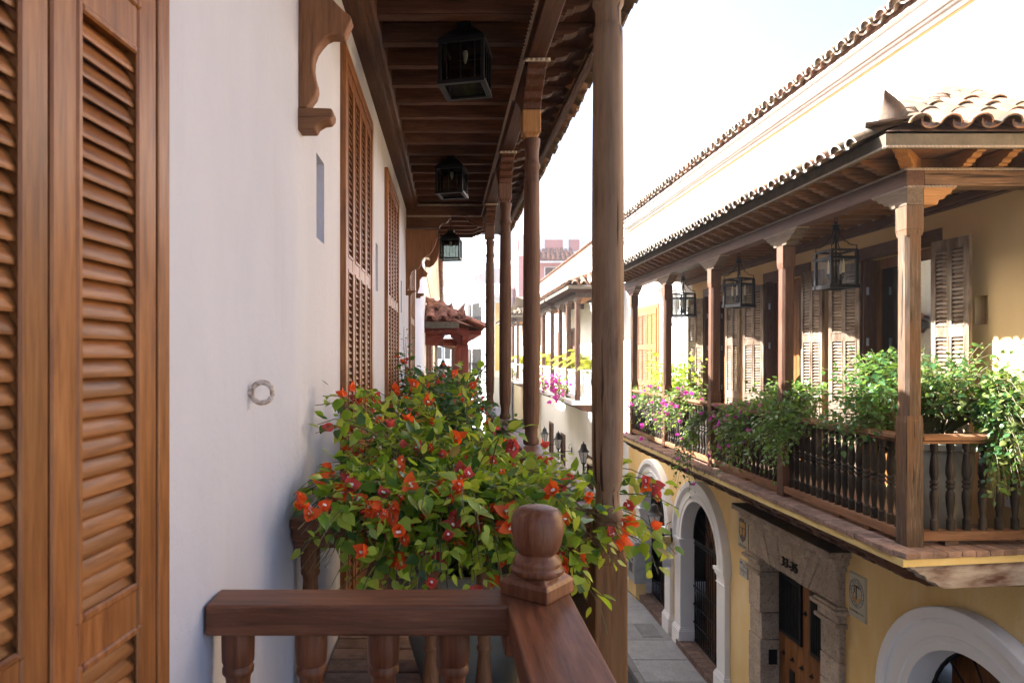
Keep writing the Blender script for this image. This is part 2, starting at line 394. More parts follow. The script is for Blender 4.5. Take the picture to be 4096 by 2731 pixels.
class MB:
    def __init__(s):
        s.v, s.f, s.m = [], [], []

    def add(s, vs, fs, mi=0, T=None):
        b = len(s.v)
        if T is not None:
            vs = [tuple(T @ Vector(p)) for p in vs]
        s.v.extend(tuple(p) for p in vs)
        s.f.extend(tuple(b + i for i in f) for f in fs)
        s.m.extend([mi] * len(fs))
        return s

    def box(s, x0, x1, y0, y1, z0, z1, mi=0, T=None):
        vs = [(x0, y0, z0), (x1, y0, z0), (x1, y1, z0), (x0, y1, z0), (x0, y0, z1), (x1, y0, z1), (x1, y1, z1), (x0, y1, z1)]
        return s.add(vs, [(0, 3, 2, 1), (4, 5, 6, 7), (0, 1, 5, 4), (1, 2, 6, 5), (2, 3, 7, 6), (3, 0, 4, 7)], mi, T)

    def prism(s, prof, axis, a, b, mi=0, T=None):
        """prof: 2-D outline; axis x -> (y,z), y -> (x,z), z -> (x,y)"""
        def P(p, t):
            return {'x': (t, p[0], p[1]), 'y': (p[0], t, p[1]), 'z': (p[0], p[1], t)}[axis]
        area = sum(prof[i][0] * prof[(i + 1) % len(prof)][1] - prof[(i + 1) % len(prof)][0] * prof[i][1] for i in range(len(prof)))
        pr = list(prof) if area > 0 else list(prof)[::-1]
        n = len(pr)
        vs = [P(p, a) for p in pr] + [P(p, b) for p in pr]
        flip = (axis == 'y') != (b < a)
        lo, hi = tuple(range(n))[::-1], tuple(range(n, 2 * n))
        sides = [(i, (i + 1) % n, n + (i + 1) % n, n + i) for i in range(n)]
        fs = [lo, hi] + sides
        if flip:
            fs = [f[::-1] for f in fs]
        return s.add(vs, fs, mi, T)

    def lathe(s, prof, c=(0, 0, 0), seg=12, mi=0, T=None, caps=True, start=0.0):
        vs, fs = [], []
        for r, z in prof:
            for k in range(seg):
                a = 2 * PI * k / seg + start
                vs.append((c[0] + r * math.cos(a), c[1] + r * math.sin(a), c[2] + z))
        for i in range(len(prof) - 1):
            for k in range(seg):
                k2 = (k + 1) % seg
                q = (i * seg + k, i * seg + k2, (i + 1) * seg + k2, (i + 1) * seg + k)
                fs.append(q if prof[i + 1][1] >= prof[i][1] or True else q[::-1])
        if caps:
            fs.append(tuple(range(seg))[::-1])
            fs.append(tuple((len(prof) - 1) * seg + k for k in range(seg)))
        return s.add(vs, fs, mi, T)

    def tube(s, pts, r, seg=6, mi=0, T=None, r1=None):
        pts = [Vector(p) for p in pts]
        n = len(pts)
        vs, fs = [], []
        up = Vector((0, 0, 1))
        for i, p in enumerate(pts):
            d = (pts[min(i + 1, n - 1)] - pts[max(i - 1, 0)])
            if d.length < 1e-9: d = Vector((0, 0, 1))
            d.normalize()
            a = d.cross(up if abs(d.z) < 0.95 else Vector((1, 0, 0))).normalized()
            b = a.cross(d)
            rr = r if r1 is None else r + (r1 - r) * i / max(1, n - 1)
            for k in range(seg):
                t = 2 * PI * k / seg
                vs.append(p + a * (rr * math.cos(t)) - b * (rr * math.sin(t)))
        for i in range(n - 1):
            for k in range(seg):
                k2 = (k + 1) % seg
                fs.append((i * seg + k, i * seg + k2, (i + 1) * seg + k2, (i + 1) * seg + k))
        fs.append(tuple(range(seg))[::-1])
        fs.append(tuple((n - 1) * seg + k for k in range(seg)))
        return s.add(vs, fs, mi, T)

    def quad(s, a, b, c, d, mi=0):
        return s.add([a, b, c, d], [(0, 1, 2, 3)], mi)

    def mesh(s, name, mats, smooth=None):
        me = bpy.data.meshes.new(name)
        me.from_pydata(s.v, [], s.f)
        for m in (mats if isinstance(mats, (list, tuple)) else [mats]):
            me.materials.append(m)
        me.polygons.foreach_set('material_index', s.m)
        me.validate(); me.update()
        bm = bmesh.new(); bm.from_mesh(me)
        if len(bm.faces) < 60000:
            bmesh.ops.recalc_face_normals(bm, faces=bm.faces[:])
        bm.to_mesh(me); bm.free()
        if smooth is not None:
            me.polygons.foreach_set('use_smooth', [True] * len(me.polygons))
            me.set_sharp_from_angle(angle=math.radians(smooth))
        return me

    def build(s, name, mats, parent=None, smooth=None, bevel=0.0, kind=None, mat=None, seg=2):
        """world-space verts; the origin goes to the bottom centre of the piece"""
        if not s.v:
            return None
        if mat is None:
            xs, ys, zs = zip(*s.v)
            c = Vector(((min(xs) + max(xs)) / 2, (min(ys) + max(ys)) / 2, min(zs)))
            s.v = [(p[0] - c.x, p[1] - c.y, p[2] - c.z) for p in s.v]
            mat = Matrix.Translation(c)
        o = bpy.data.objects.new(name, s.mesh(name, mats, smooth))
        link(o, parent, mat)
        if bevel:
            add_bevel(o, bevel, seg)
        if kind: o['kind'] = kind
        return o

def add_bevel(o, w, seg=2):
    b = o.modifiers.new('bevel', 'BEVEL')
    b.width = w
    b.segments = seg
    b.limit_method = 'ANGLE'
    b.angle_limit = math.radians(38)
    b.harden_normals = False

def place(name, me, parent, mat, bevel=0.0, kind=None):
    o = bpy.data.objects.new(name, me)
    link(o, parent, mat)
    if bevel: add_bevel(o, bevel)
    if kind: o['kind'] = kind
    return o

def T(x, y, z):
    return Matrix.Translation((x, y, z))

def basis(o, ex, ey, ez):
    m = Matrix.Identity(4)
    for i, e in enumerate((Vector(ex).normalized(), Vector(ey).normalized(), Vector(ez).normalized())):
        m[0][i], m[1][i], m[2][i] = e
    m[0][3], m[1][3], m[2][3] = o
    return m

def jit(a):
    return RND.uniform(-a, a)

def flat_wall(mb, X, y0, y1, z0, z1, holes=(), depth=0.3, sgn=1, mi=0, rmi=0, back=None):
    """wall surface at x = X(y); holes (ya, yb, za, zb[, depth, backed]); reveals go in the direction -sgn"""
    xf = X if callable(X) else (lambda y: X)
    ys = sorted({y0, y1, *[h[0] for h in holes], *[h[1] for h in holes]})
    zs = sorted({z0, z1, *[h[2] for h in holes], *[h[3] for h in holes]})
    for i in range(len(ys) - 1):
        for j in range(len(zs) - 1):
            cy, cz = (ys[i] + ys[i + 1]) / 2, (zs[j] + zs[j + 1]) / 2
            if any(h[0] < cy < h[1] and h[2] < cz < h[3] for h in holes):
                continue
            a, b = ys[i], ys[i + 1]
            mb.quad((xf(a), a, zs[j]), (xf(b), b, zs[j]), (xf(b), b, zs[j + 1]), (xf(a), a, zs[j + 1]), mi)
    for h in holes:
        d = (h[4] if len(h) > 4 else depth) * sgn
        a, b, c, e = h[:4]
        A, B = xf(a), xf(b)
        mb.quad((A, a, c), (A - d, a, c), (A - d, a, e), (A, a, e), rmi)
        mb.quad((B, b, c), (B - d, b, c), (B - d, b, e), (B, b, e), rmi)
        mb.quad((A, a, e), (A - d, a, e), (B - d, b, e), (B, b, e), rmi)
        mb.quad((A, a, c), (A - d, a, c), (B - d, b, c), (B, b, c), rmi)
        if len(h) > 5 and h[5]:
            mb.quad((A - d, a, c), (B - d, b, c), (B - d, b, e), (A - d, a, e), rmi)

def text_obj(name, body, parent, mat4, size, mat, extrude=0.002, align='CENTER'):
    cu = bpy.data.curves.new(name, 'FONT')
    cu.body = body
    cu.size = size
    cu.extrude = extrude
    cu.align_x = align
    cu.align_y = 'CENTER'
    cu.resolution_u = 2
    cu.materials.append(mat)
    tmp = bpy.data.objects.new('lettering_curve', cu)
    COL.objects.link(tmp)
    bpy.context.view_layer.update()
    me = bpy.data.meshes.new_from_object(tmp.evaluated_get(bpy.context.evaluated_depsgraph_get()))
    bpy.data.objects.remove(tmp)
    bpy.data.curves.remove(cu)
    o = bpy.data.objects.new(name, me)
    return link(o, parent, mat4)

# ---- shared little meshes
def tile_mesh(name, r0, r1, L, mat, up=True, t=0.014, seg=7, h=0.85, rim=None):
    mb = MB()
    n = seg + 1
    rings = []
    for y, r in ((0.0, r0), (L, r1)):
        for rr in (r, r - t):
            ring = []
            for k in range(n):
                a = PI * k / seg
                x, z = rr * math.cos(a), rr * math.sin(a) * h
                ring.append((x, y, z if up else -z))
            rings.append(ring)
    vs = [p for ring in rings for p in ring]
    fs = []
    o0, i0, o1, i1 = 0, n, 2 * n, 3 * n
    for k in range(seg):
        fs += [(o0 + k, o0 + k + 1, o1 + k + 1, o1 + k), (i0 + k, i1 + k, i1 + k + 1, i0 + k + 1),
               (o0 + k, i0 + k, i0 + k + 1, o0 + k + 1), (o1 + k, o1 + k + 1, i1 + k + 1, i1 + k)]
    for k in (0, seg):
        fs.append((o0 + k, o1 + k, i1 + k, i0 + k))
    mb.add(vs, fs)
    if rim:                       # mortar left on the front edge of the tile
        for k in range(seg):
            mb.m[k * 4 + 2] = 1
        if up:                    # the hollow end is plugged with mortar
            pts = [(p[0], 0.02, p[2]) for p in rings[1]]
            mb.add(pts, [tuple(range(n))], 0)
        return mb.mesh(name, [mat, rim], smooth=40)
    return mb.mesh(name, mat, smooth=40)

TILE = {}
for nm in ('tile_warm', 'tile_pale', 'tile_red'):
    TILE[nm, 1] = tile_mesh('cover_' + nm, 0.088, 0.072, 0.40, M[nm], True)
    TILE[nm + '_rim', 1] = tile_mesh('cover_rim_' + nm, 0.090, 0.072, 0.40, M[nm], True, t=0.024, rim=M['mortar'])
    TILE[nm + '_rim', 0] = tile_mesh('channel_rim_' + nm, 0.090, 0.072, 0.40, M[nm], False, t=0.024, rim=M['mortar'])
    TILE[nm, 0] = tile_mesh('channel_' + nm, 0.088, 0.072, 0.40, M[nm], False)

def tile_at(parent, key, cover, o, ex, ey, ez, wob=0.02, kind=None, scale=1.0):
    ex, ey, ez = Vector(ex), Vector(ey), Vector(ez)
    m = basis(o, ex, ey, ez) @ Matrix.Rotation(jit(wob), 4, 'Z') @ Matrix.Rotation(jit(wob), 4, 'Y') @ Matrix.Rotation(jit(wob * 0.6), 4, 'X') @ Matrix.Scale(scale, 4)
    return place('roof_tile', TILE[key, 1 if cover else 0], parent, m)

def tiles_joined(parent, items, key, name='roof_tile'):
    mb = MB()
    for cover, o, ex, ey, ez in items:
        me = TILE[key, 1 if cover else 0]
        m = basis(o, ex, ey, ez) @ Matrix.Rotation(jit(0.03), 4, 'Z')
        mb.add([tuple(m @ v.co) for v in me.vertices], [tuple(p.vertices) for p in me.polygons])
    return mb.build(name, M[key], parent, smooth=40, kind='stuff')

def teeth(mb, a, b, up, out, pitch=0.035, h=0.022, d=0.016):
    """a row of little pyramids from a to b; up: direction of height, out: outward normal"""
    a, b, up, out = Vector(a), Vector(b), Vector(up), Vector(out)
    L = (b - a).length
    n = max(1, int(L / pitch))
    e = (b - a) / n
    for i in range(n):
        p = a + e * i
        vs = [p, p + e, p + e + up * h, p + up * h, p + e * 0.5 + up * h * 0.5 + out * d]
        mb.add(vs, [(0, 1, 4), (1, 2, 4), (2, 3, 4), (3, 0, 4)])

def lens_slat(name, w, chord, t, mat):
    prof = [(-chord / 2, 0), (-chord * 0.42, -t * 0.45), (0, -t / 2), (chord * 0.42, -t * 0.45), (chord / 2, 0), (chord * 0.42, t * 0.45), (0, t / 2), (-chord * 0.42, t * 0.45)]
    mb = MB().prism(prof, 'x', 0, w)
    return mb.mesh(name, mat, smooth=50)

def shutter(parent, name, mat4, w, z0, z1, panels, ncol, stile, t, wood_key, pitch, chord=None, tilt=50, stuff=False, mull=None, bevel=0.003, slat_name='slat', label=None):
    """louvred leaf: local x along its width, front at y = -t/2, z up. panels: (za, zb) louvred openings"""
    fm = MB()
    mull = mull or stile * 0.8
    cw = (w - 2 * stile - (ncol - 1) * mull) / ncol
    xs = [stile + i * (cw + mull) for i in range(ncol)]
    fm.box(0, stile, -t / 2, t / 2, z0, z1)
    fm.box(w - stile, w, -t / 2, t / 2, z0, z1)
    for i in range(ncol - 1):
        a = xs[i] + cw
        fm.box(a, a + mull, -t / 2, t / 2, z0, z1)
    zz = [z0] + [q for p in sorted(panels) for q in p] + [z1]
    for i in range(ncol):
        for k in range(0, len(zz), 2):
            fm.box(xs[i], xs[i] + cw, -t / 2 + 0.002, t / 2 - 0.002, zz[k], zz[k + 1])
        for za, zb in panels:                # raised bead round each opening
            r = min(0.008, stile * 0.16)
            for q in ((xs[i] - r, xs[i] + r, za - r, zb + r), (xs[i] + cw - r, xs[i] + cw + r, za - r, zb + r)):
                fm.box(q[0], q[1], -t / 2 - 0.004, -t / 2 + 0.006, q[2], q[3])
            for q in ((za - r, za + r), (zb - r, zb + r)):
                fm.box(xs[i] + r, xs[i] + cw - r, -t / 2 - 0.0035, -t / 2 + 0.006, q[0], q[1])
    leaf = fm.build(name, M[wood_key + '_z'], parent, mat=mat4, bevel=bevel, seg=1)
    if label: leaf['label'] = label
    chord = chord or pitch * 1.35
    me = lens_slat('slat', cw - 0.002, chord, min(0.011, chord * 0.22), M[wood_key + '_x'])
    acc = MB()
    for i in range(ncol):
        for za, zb in panels:
            n = max(1, int(round((zb - za) / pitch)))
            for k in range(n):
                z = za + (k + 0.5) * (zb - za) / n
                m = T(xs[i] + 0.001, 0.002, z) @ Matrix.Rotation(math.radians(tilt) + jit(0.03), 4, 'X')
                if stuff:
                    acc.add([tuple(m @ v.co) for v in me.vertices], [tuple(p.vertices) for p in me.polygons])
                else:
                    place(slat_name, me, leaf, mat4 @ m)
    if stuff and acc.v:
        acc.build(slat_name + 's', M[wood_key + '_x'], leaf, mat=mat4, smooth=50, kind='stuff')
    return leaf

# ================================================================== THE SETTING
GZ = -6.43                                   # pavement level
g = MB(); g.box(-400, 400, -60, 900, GZ - 0.62, GZ - 0.30)
tag(g.build('ground', M['earth']), kind='structure')
g = MB(); g.box(-0.55, 3.90, -8, 60, GZ - 0.30, GZ - 0.13)
tag(g.build('road', M['asphalt']), kind='structure')
g = MB(); g.box(4.035, 5.7, -6, 60, GZ - 0.30, GZ - 0.03)
pave = tag(g.build('pavement', M['kerb']), kind='structure')
y = 7.0
while y < 34:
    L = 0.95 + jit(0.06)
    mb = MB(); mb.box(4.04, 5.40, y + 0.008, y + L - 0.008, GZ - 0.03, GZ + jit(0.004))
    mb.build('paving_slab', M['slab'], pave, bevel=0.008, seg=1)
    y += L
mb = MB(); mb.box(4.62, 5.08, 15.7, 16.5, GZ - 0.02, GZ + 0.009); mb.box(4.66, 5.04, 15.74, 16.46, GZ - 0.02, GZ + 0.013)
mb.build('access_cover', M['kerb'], pave, bevel=0.004, seg=1)
kerb = MB(); kerb.box(3.905, 4.03, -6, 60, GZ - 0.30, GZ - 0.045)
kerb = tag(kerb.build('kerb', M['kerb']), kind='structure')
y = 7.0
while y < 26:
    mb = MB(); mb.box(3.90, 4.032, y + 0.006, y + 0.994, GZ - 0.29, GZ - 0.002 + jit(0.003))
    mb.build('kerbstone', M['kerb'], kerb, bevel=0.018)
    y += 1.0
g = MB(); g.box(-0.95, -0.56, -6, 60, GZ - 0.30, GZ - 0.02)
tag(g.build('footpath', M['kerb']), kind='structure')

# ================================================================== WHITE HOUSE (the near side of the street)
def wx(y):
    return -0.655 + 0.014 * y

WT = math.atan(0.014)
def wall_m(y, out, z):
    """frame on the near wall: local x along the wall (away from us), local -y out of the wall, z up"""
    return T(wx(y) + out, y, z) @ basis((0, 0, 0), (math.sin(WT), math.cos(WT), 0), (-math.cos(WT), math.sin(WT), 0), (0, 0, 1))

wh = thing('white_house', (-0.65, 4.0, GZ), 'whitewashed house with louvred doors and a dark beamed wooden balcony on the left', 'house')
WALL_END = 16.2
holes = [(3.30, 3.50, 0.58, 0.99, 0.10, 1), (5.86, 6.04, 0.58, 0.99, 0.10, 1), (8.72, 8.92, 0.58, 0.99, 0.10, 1),
         (4.06, 5.34, -1.6, 1.79, 0.25), (6.69, 8.03, -1.6, 1.79, 0.25), (10.36, 11.5, -1.6, 1.79, 0.25), (0.2, 1.40, -1.6, 1.79, 0.25)]
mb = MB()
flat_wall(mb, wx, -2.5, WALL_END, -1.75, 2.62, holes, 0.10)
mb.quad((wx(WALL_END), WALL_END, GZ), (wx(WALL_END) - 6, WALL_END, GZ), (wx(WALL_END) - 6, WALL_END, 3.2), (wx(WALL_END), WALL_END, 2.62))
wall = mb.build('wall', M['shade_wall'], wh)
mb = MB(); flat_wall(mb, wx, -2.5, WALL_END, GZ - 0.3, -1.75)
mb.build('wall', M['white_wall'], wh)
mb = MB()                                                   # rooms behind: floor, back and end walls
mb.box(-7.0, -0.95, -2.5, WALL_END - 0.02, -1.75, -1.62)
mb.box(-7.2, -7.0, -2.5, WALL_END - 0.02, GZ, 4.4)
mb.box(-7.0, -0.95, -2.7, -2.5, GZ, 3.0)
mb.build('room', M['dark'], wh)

# roof over the balcony
EAVE_X, EAVE_Z, SL = 1.26, 2.235, 0.40
roof = MB()
roof.prism([(EAVE_X - 0.2, 2.345), (-5.0, 2.345 + SL * (EAVE_X + 4.8)), (-5.0, 2.40 + SL * (EAVE_X + 4.8)), (EAVE_X - 0.2, 2.38)], 'y', -2.0, 12.9)
roof.prism([(-5.0, 4.84), (-7.2, 4.0), (-7.2, 4.08), (-5.0, 4.92)], 'y', -2.0, WALL_END)
roof.prism([(-0.6, 2.62), (-0.6, 2.7), (-5.0, 4.92), (-5.0, 4.84)], 'y', 12.9, WALL_END)
roof = roof.build('roof', M['fascia'], wh)
sx = Vector((-1, 0, SL)).normalized()
nz = Vector((SL, 0, 1)).normalized()
yy = 2.0
k = 0
while yy < 12.8:
    for cover in (1, 0):
        o = Vector((EAVE_X + jit(0.012) - (0 if cover else 0.02), yy + (0 if cover else 0.117), EAVE_Z + (0.055 if cover else 0.085) + jit(0.004)))
        tile_at(roof, 'tile_pale' if RND.random() < 0.6 else 'tile_warm', cover, o, (0, 1, 0), sx, nz, 0.03)
    yy += 0.234
    k += 1
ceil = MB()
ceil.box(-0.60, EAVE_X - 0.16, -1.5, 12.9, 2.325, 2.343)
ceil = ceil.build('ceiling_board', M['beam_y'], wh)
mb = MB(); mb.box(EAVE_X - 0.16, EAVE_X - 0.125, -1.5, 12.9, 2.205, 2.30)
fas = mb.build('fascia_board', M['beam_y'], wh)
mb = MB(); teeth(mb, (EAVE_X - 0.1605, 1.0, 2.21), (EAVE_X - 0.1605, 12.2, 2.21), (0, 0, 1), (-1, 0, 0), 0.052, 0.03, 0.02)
mb.build('carved_trim', M['teeth'], fas, kind='stuff')

# rafters with carved tails
tail = [(-0.60, 2.205), (0.80, 2.205), (0.80, 2.225), (0.845, 2.225), (0.85, 2.245), (0.90, 2.25), (0.94, 2.265), (0.955, 2.285), (1.0, 2.288), (1.04, 2.30), (1.04, 2.324), (-0.60, 2.324)]
raft = MB().prism([(a, b - 2.205) for a, b in tail], 'y', -0.045, 0.045)
raft.box(-0.58, 0.79, -0.038, 0.038, -0.014, 0.001)
raft_me = raft.mesh('rafter', M['beam_x'])
raft2 = MB().prism([(a if a < 0 else a - 0.28, b - 2.205) for a, b in tail], 'y', -0.045, 0.045).mesh('rafter', M['beam_x'])
yy = 4.417 - 0.37 * 8
while yy < 12.9:
    if yy < 9.75:
        place('rafter', raft_me, roof, T(0, yy, 2.205 + jit(0.003)), bevel=0.004)
    elif yy > 9.95:
        place('rafter', raft2, roof, T(0.04, yy, 2.205 + jit(0.003)), bevel=0.004)
    yy += 0.37
# wall plate and moulding
mb = MB()
mb.prism([(-0.655, 2.12), (-0.575, 2.12), (-0.545, 2.135), (-0.535, 2.16), (-0.50, 2.17), (-0.48, 2.195), (-0.48, 2.324), (-0.655, 2.324)], 'y', -1.5, 12.9)
for i, v in enumerate(mb.v):
    mb.v[i] = (v[0] + 0.014 * v[1], v[1], v[2])
mb.build('wall_plate', M['beam_y'], roof, smooth=30)

# balcony: floor, posts, beam, rails
bal = MB()
bal.box(-0.60, 0.80, 2.62, 9.9, -1.72, -1.62)
bal.box(-0.60, 0.45, -1.5, 2.1, -1.72, -1.62)
bal = bal.build('balcony', M['beam_y'], wh)
for i in range(12):
    for j in range(5):
        a, b = -0.60 + 0.28 * j, 2.64 + 0.14 * i * 1.0
        mb = MB(); mb.box(a + 0.005 + (0.14 if i % 2 else 0) * 0, a + 0.275, b + 0.005, b + 0.135, -1.62, -1.6 + jit(0.003))
        mb.build('brick', M['brick'], bal, bevel=0.004, seg=1)

def column_profile(h0, h1):
    H = h1 - h0
    return [(0.052, 0), (0.058, 0.01), (0.060, 0.03), (0.054, 0.045), (0.0475, 0.06), (0.046, 0.115), (0.050, 0.125), (0.050, 0.140), (0.0565, 0.160), (0.061, 0.28), (0.0625, 0.7),
            (0.061, H * 0.62), (0.057, H - 0.32), (0.0545, H - 0.30), (0.050, H - 0.295), (0.049, H - 0.235), (0.052, H - 0.225), (0.060, H - 0.21), (0.060, H - 0.185), (0.052, H - 0.17), (0.049, H - 0.15), (0.050, H - 0.08), (0.057, H - 0.05), (0.061, H - 0.02), (0.061, H)]

CX = 0.65
zap = [(-0.36, 0.235), (-0.36, 0.205), (-0.31, 0.195), (-0.295, 0.16), (-0.24, 0.145), (-0.215, 0.11), (-0.15, 0.10), (-0.125, 0.06), (-0.075, 0.045), (-0.075, 0.0)]
zap_full = zap + [(-a, b) for a, b in zap[::-1]]
zap_me = MB().prism(zap_full, 'x', -0.065, 0.065).mesh('bracket', M['beam_y'])
for i, cy in enumerate((2.70, 5.02, 7.11, 9.40)):
    top = 1.80
    base = -0.64
    mb = MB()
    mb.lathe(column_profile(base, 1.60), (0, 0, 0), 20)
    me = mb.mesh('column', M['old_z'] if i == 0 else M['brown_z'], smooth=35)
    c = place('column', me, bal, T(CX + jit(0.004), cy, base) @ Matrix.Rotation(jit(0.004), 4, 'Y') @ Matrix.Rotation(i * 2.1, 4, 'Z'))
    mb = MB()
    mb.prism([(-0.062, -0.06), (-0.062, 0.062), (0.062, 0.062), (0.062, -0.062), (-0.062, -0.062)][:0] or [(-0.066, -0.066), (0.066, -0.066), (0.066, 0.066), (-0.066, 0.066)], 'z', 0.035, 0.20)
    mb.lathe([(0.058, 0), (0.064, 0.02), (0.088, 0.045)], (0, 0, 0), 4, start=PI / 4)
    place('column_block', mb.mesh('column_block', M['honey_z'] if i == 1 else M['brown_z']), c, T(CX, cy, 1.60), bevel=0.006)
    z = place('bracket', zap_me, c, T(CX, cy, 1.80), bevel=0.004)
    mb = MB()
    mb.box(CX - 0.085, CX + 0.085, cy - 0.36, cy + 0.36, 2.035, 2.048)
    mb.build('bracket_cap', M['beam_y'], c)
    mb = MB()
    teeth(mb, (CX - 0.0855, cy - 0.375, 2.012), (CX + 0.0855, cy - 0.375, 2.012), (0, 0, 1), (0, -1, 0), 0.034, 0.026, 0.016)
    teeth(mb, (CX - 0.0865, cy + 0.36, 2.012), (CX - 0.0865, cy - 0.36, 2.012), (0, 0, 1), (-1, 0, 0), 0.034, 0.026, 0.016)
    mb.build('carved_trim', M['teeth'], c, kind='stuff')
    # square post below the rail
    mb = MB()
    if i == 0:
        mb.prism([(0.585, 2.615), (0.712, 2.615), (0.712, 2.76), (0.585, 2.76)], 'z', -3.2, -0.79)
        mb.add([(0.585, 2.615, -0.79), (0.712, 2.615, -0.79), (0.712, 2.76, -0.79), (0.585, 2.76, -0.79), (0.597, 2.64, -0.735), (0.703, 2.64, -0.735), (0.703, 2.745, -0.735), (0.597, 2.745, -0.735)],
               [(0, 1, 5, 4), (1, 2, 6, 5), (2, 3, 7, 6), (3, 0, 4, 7), (4, 5, 6, 7)])
        mb.build('square_post', M['amber_z'], bal, bevel=0.008)
        mb = MB(); mb.box(0.592, 0.66, 2.765, 3.25, -3.2, -1.0)
        mb.build('side_panel', M['beam_z'], bal, bevel=0.006)
        mb = MB(); mb.lathe([(0.057, 0.0), (0.063, 0.02), (0.064, 0.05), (0.058, 0.075), (0.056, 0.095)], (CX, cy - 0.01, -0.735), 18)
        mb.build('post_collar', M['old_z'], bal, smooth=35)
    else:
        mb.box(0.60, 0.70, cy - 0.05, cy + 0.05, -1.62, -0.73)
        mb.build('square_post', M['brown_z'], bal, bevel=0.006)

mb = MB(); mb.box(0.590, 0.712, -0.5, 9.95, 2.050, 2.205)
beam = mb.build('beam', M['beam_y'], roof, bevel=0.008)
mb = MB(); teeth(mb, (0.5895, 0.5, 2.172), (0.5895, 9.75, 2.172), (0, 0, 1), (-1, 0, 0), 0.052, 0.032, 0.024)
mb.build('carved_trim', M['teeth'], beam, kind='stuff')
# cross beam with cut brackets
mb = MB(); mb.box(wx(9.8), 0.589, 9.76, 9.90, 2.03, 2.204)
xb = mb.build('cross_beam', M['beam_x'], roof, bevel=0.006)
mb = MB(); teeth(mb, (0.585, 9.7595, 2.165), (wx(9.8), 9.7595, 2.165), (0, 0, 1), (0, -1, 0), 0.045, 0.030, 0.018)
teeth(mb, (0.12, 9.7595, 2.005), (wx(9.8), 9.7595, 2.005), (0, 0, 1), (0, -1, 0), 0.045, 0.028, 0.018)
teeth(mb, (0.585, 9.7595, 2.005), (0.35, 9.7595, 2.005), (0, 0, 1), (0, -1, 0), 0.045, 0.028, 0.018)
mb.build('carved_trim', M['teeth'], xb, kind='stuff')
w9 = wx(9.8)
pr = [(w9, 2.028), (0.125, 2.028), (0.125, 1.995), (0.09, 1.985), (0.085, 1.955), (0.05, 1.93), (0.00, 1.92), (-0.035, 1.885), (-0.045, 1.855), (w9, 1.855)]
mb = MB().prism(pr, 'y', 9.78, 9.88)
mb.build('cut_bracket', M['beam_x'], xb, bevel=0.003)
pr = [(0.587, 2.028), (0.34, 2.028), (0.345, 2.0), (0.37, 1.985), (0.38, 1.95), (0.43, 1.935), (0.46, 1.90), (0.52, 1.885), (0.587, 1.86)]
mb = MB().prism(pr, 'y', 9.79, 9.87)
mb.build('cut_bracket', M['beam_x'], xb, bevel=0.003)

# side rail along the columns and front rail of that balcony
mb = MB(); mb.box(0.565, 0.735, 2.90, 9.9, -0.692, -0.648); mb.box(0.60, 0.70, 2.90, 9.9, -0.735, -0.692)
mb.build('rail', M['rail_y'], bal, bevel=0.007)
mb = MB(); mb.box(-0.615, 0.60, 2.74, 2.90, -0.688, -0.65); mb.box(-0.608, 0.60, 2.755, 2.885, -0.742, -0.688); mb.box(-0.600, 0.60, 2.775, 2.865, -0.775, -0.742)
mb.build('rail', M['rail_x'], bal, bevel=0.006)
mb = MB(); mb.box(-0.61, 0.585, 2.77, 2.87, -1.56, -1.49)
mb.build('rail', M['rail_x'], bal, bevel=0.006)
mb = MB(); mb.box(0.60, 0.70, 2.77, 9.9, -1.56, -1.49)
mb.build('rail', M['rail_y'], bal, bevel=0.006)
bprof = [(0.044, 0.0), (0.044, -0.045), (0.043, -0.09), (0.038, -0.098), (0.042, -0.108), (0.042, -0.120), (0.034, -0.130), (0.032, -0.15), (0.038, -0.22), (0.041, -0.28), (0.034, -0.36), (0.026, -0.42), (0.034, -0.44), (0.026, -0.46), (0.034, -0.54), (0.041, -0.60), (0.036, -0.66), (0.028, -0.70), (0.042, -0.715), (0.042, -0.75)]
def bal_mesh(s, mat, zs=1.0, seg=14):
    mb = MB(); mb.lathe([(r * s, z * zs) for r, z in bprof[::-1]], (0, 0, 0), seg)
    return mb.mesh('baluster', mat, smooth=40)
bm2 = bal_mesh(0.92, M['corbel_z'], 0.96)
for bx in (-0.545, -0.475, -0.257, -0.047, 0.172, 0.39):
    if bx == -0.475: continue
    place('baluster', bm2, bal, T(bx, 2.82, -0.775) @ Matrix.Rotation(bx * 7, 4, 'Z'))
yy = 3.12
while yy < 9.3:
    place('baluster', bm2, bal, T(0.65, yy, -0.735) @ Matrix.Rotation(yy * 3, 4, 'Z'))
    yy += 0.21

# the balustrade we lean on
nb = MB()
nb.box(wx(1.8) + 0.006, 0.26, 1.79, 1.922, -0.731, -0.65)
nb = nb.build('balustrade', M['rail_x'], wh, bevel=0.007, seg=3)
mb = MB(); mb.prism([(0.176, 0.3), (0.348, 0.3), (0.352, 1.94), (0.172, 1.94)], 'z', -0.733, -0.6485)
mb.build('hand_rail', M['rail_y'], nb, bevel=0.007, seg=3)
mb = MB(); mb.box(0.165, 0.34, 1.80, 1.93, -0.79, -0.7335)
mb.build('rail_block', M['rail_z'], nb, bevel=0.006)
bm1 = bal_mesh(1.0, M['rail_z'], 1.0, 20)
for bx in (-0.555, -0.357, -0.160, 0.030):
    place('baluster', bm1, nb, T(bx, 1.856, -0.731) @ Matrix.Rotation(bx * 9, 4, 'Z'))
yy = 1.66
while yy > 0.3:
    place('baluster', bm1, nb, T(0.262, yy, -0.733) @ Matrix.Rotation(yy * 9, 4, 'Z'))
    yy -= 0.2
mb = MB(); mb.box(wx(1.8) + 0.01, 0.34, 1.80, 1.91, -1.56, -1.481); mb.box(0.2, 0.32, 0.3, 1.80, -1.56, -1.483)
mb.build('foot_rail', M['rail_x'], nb, bevel=0.006)
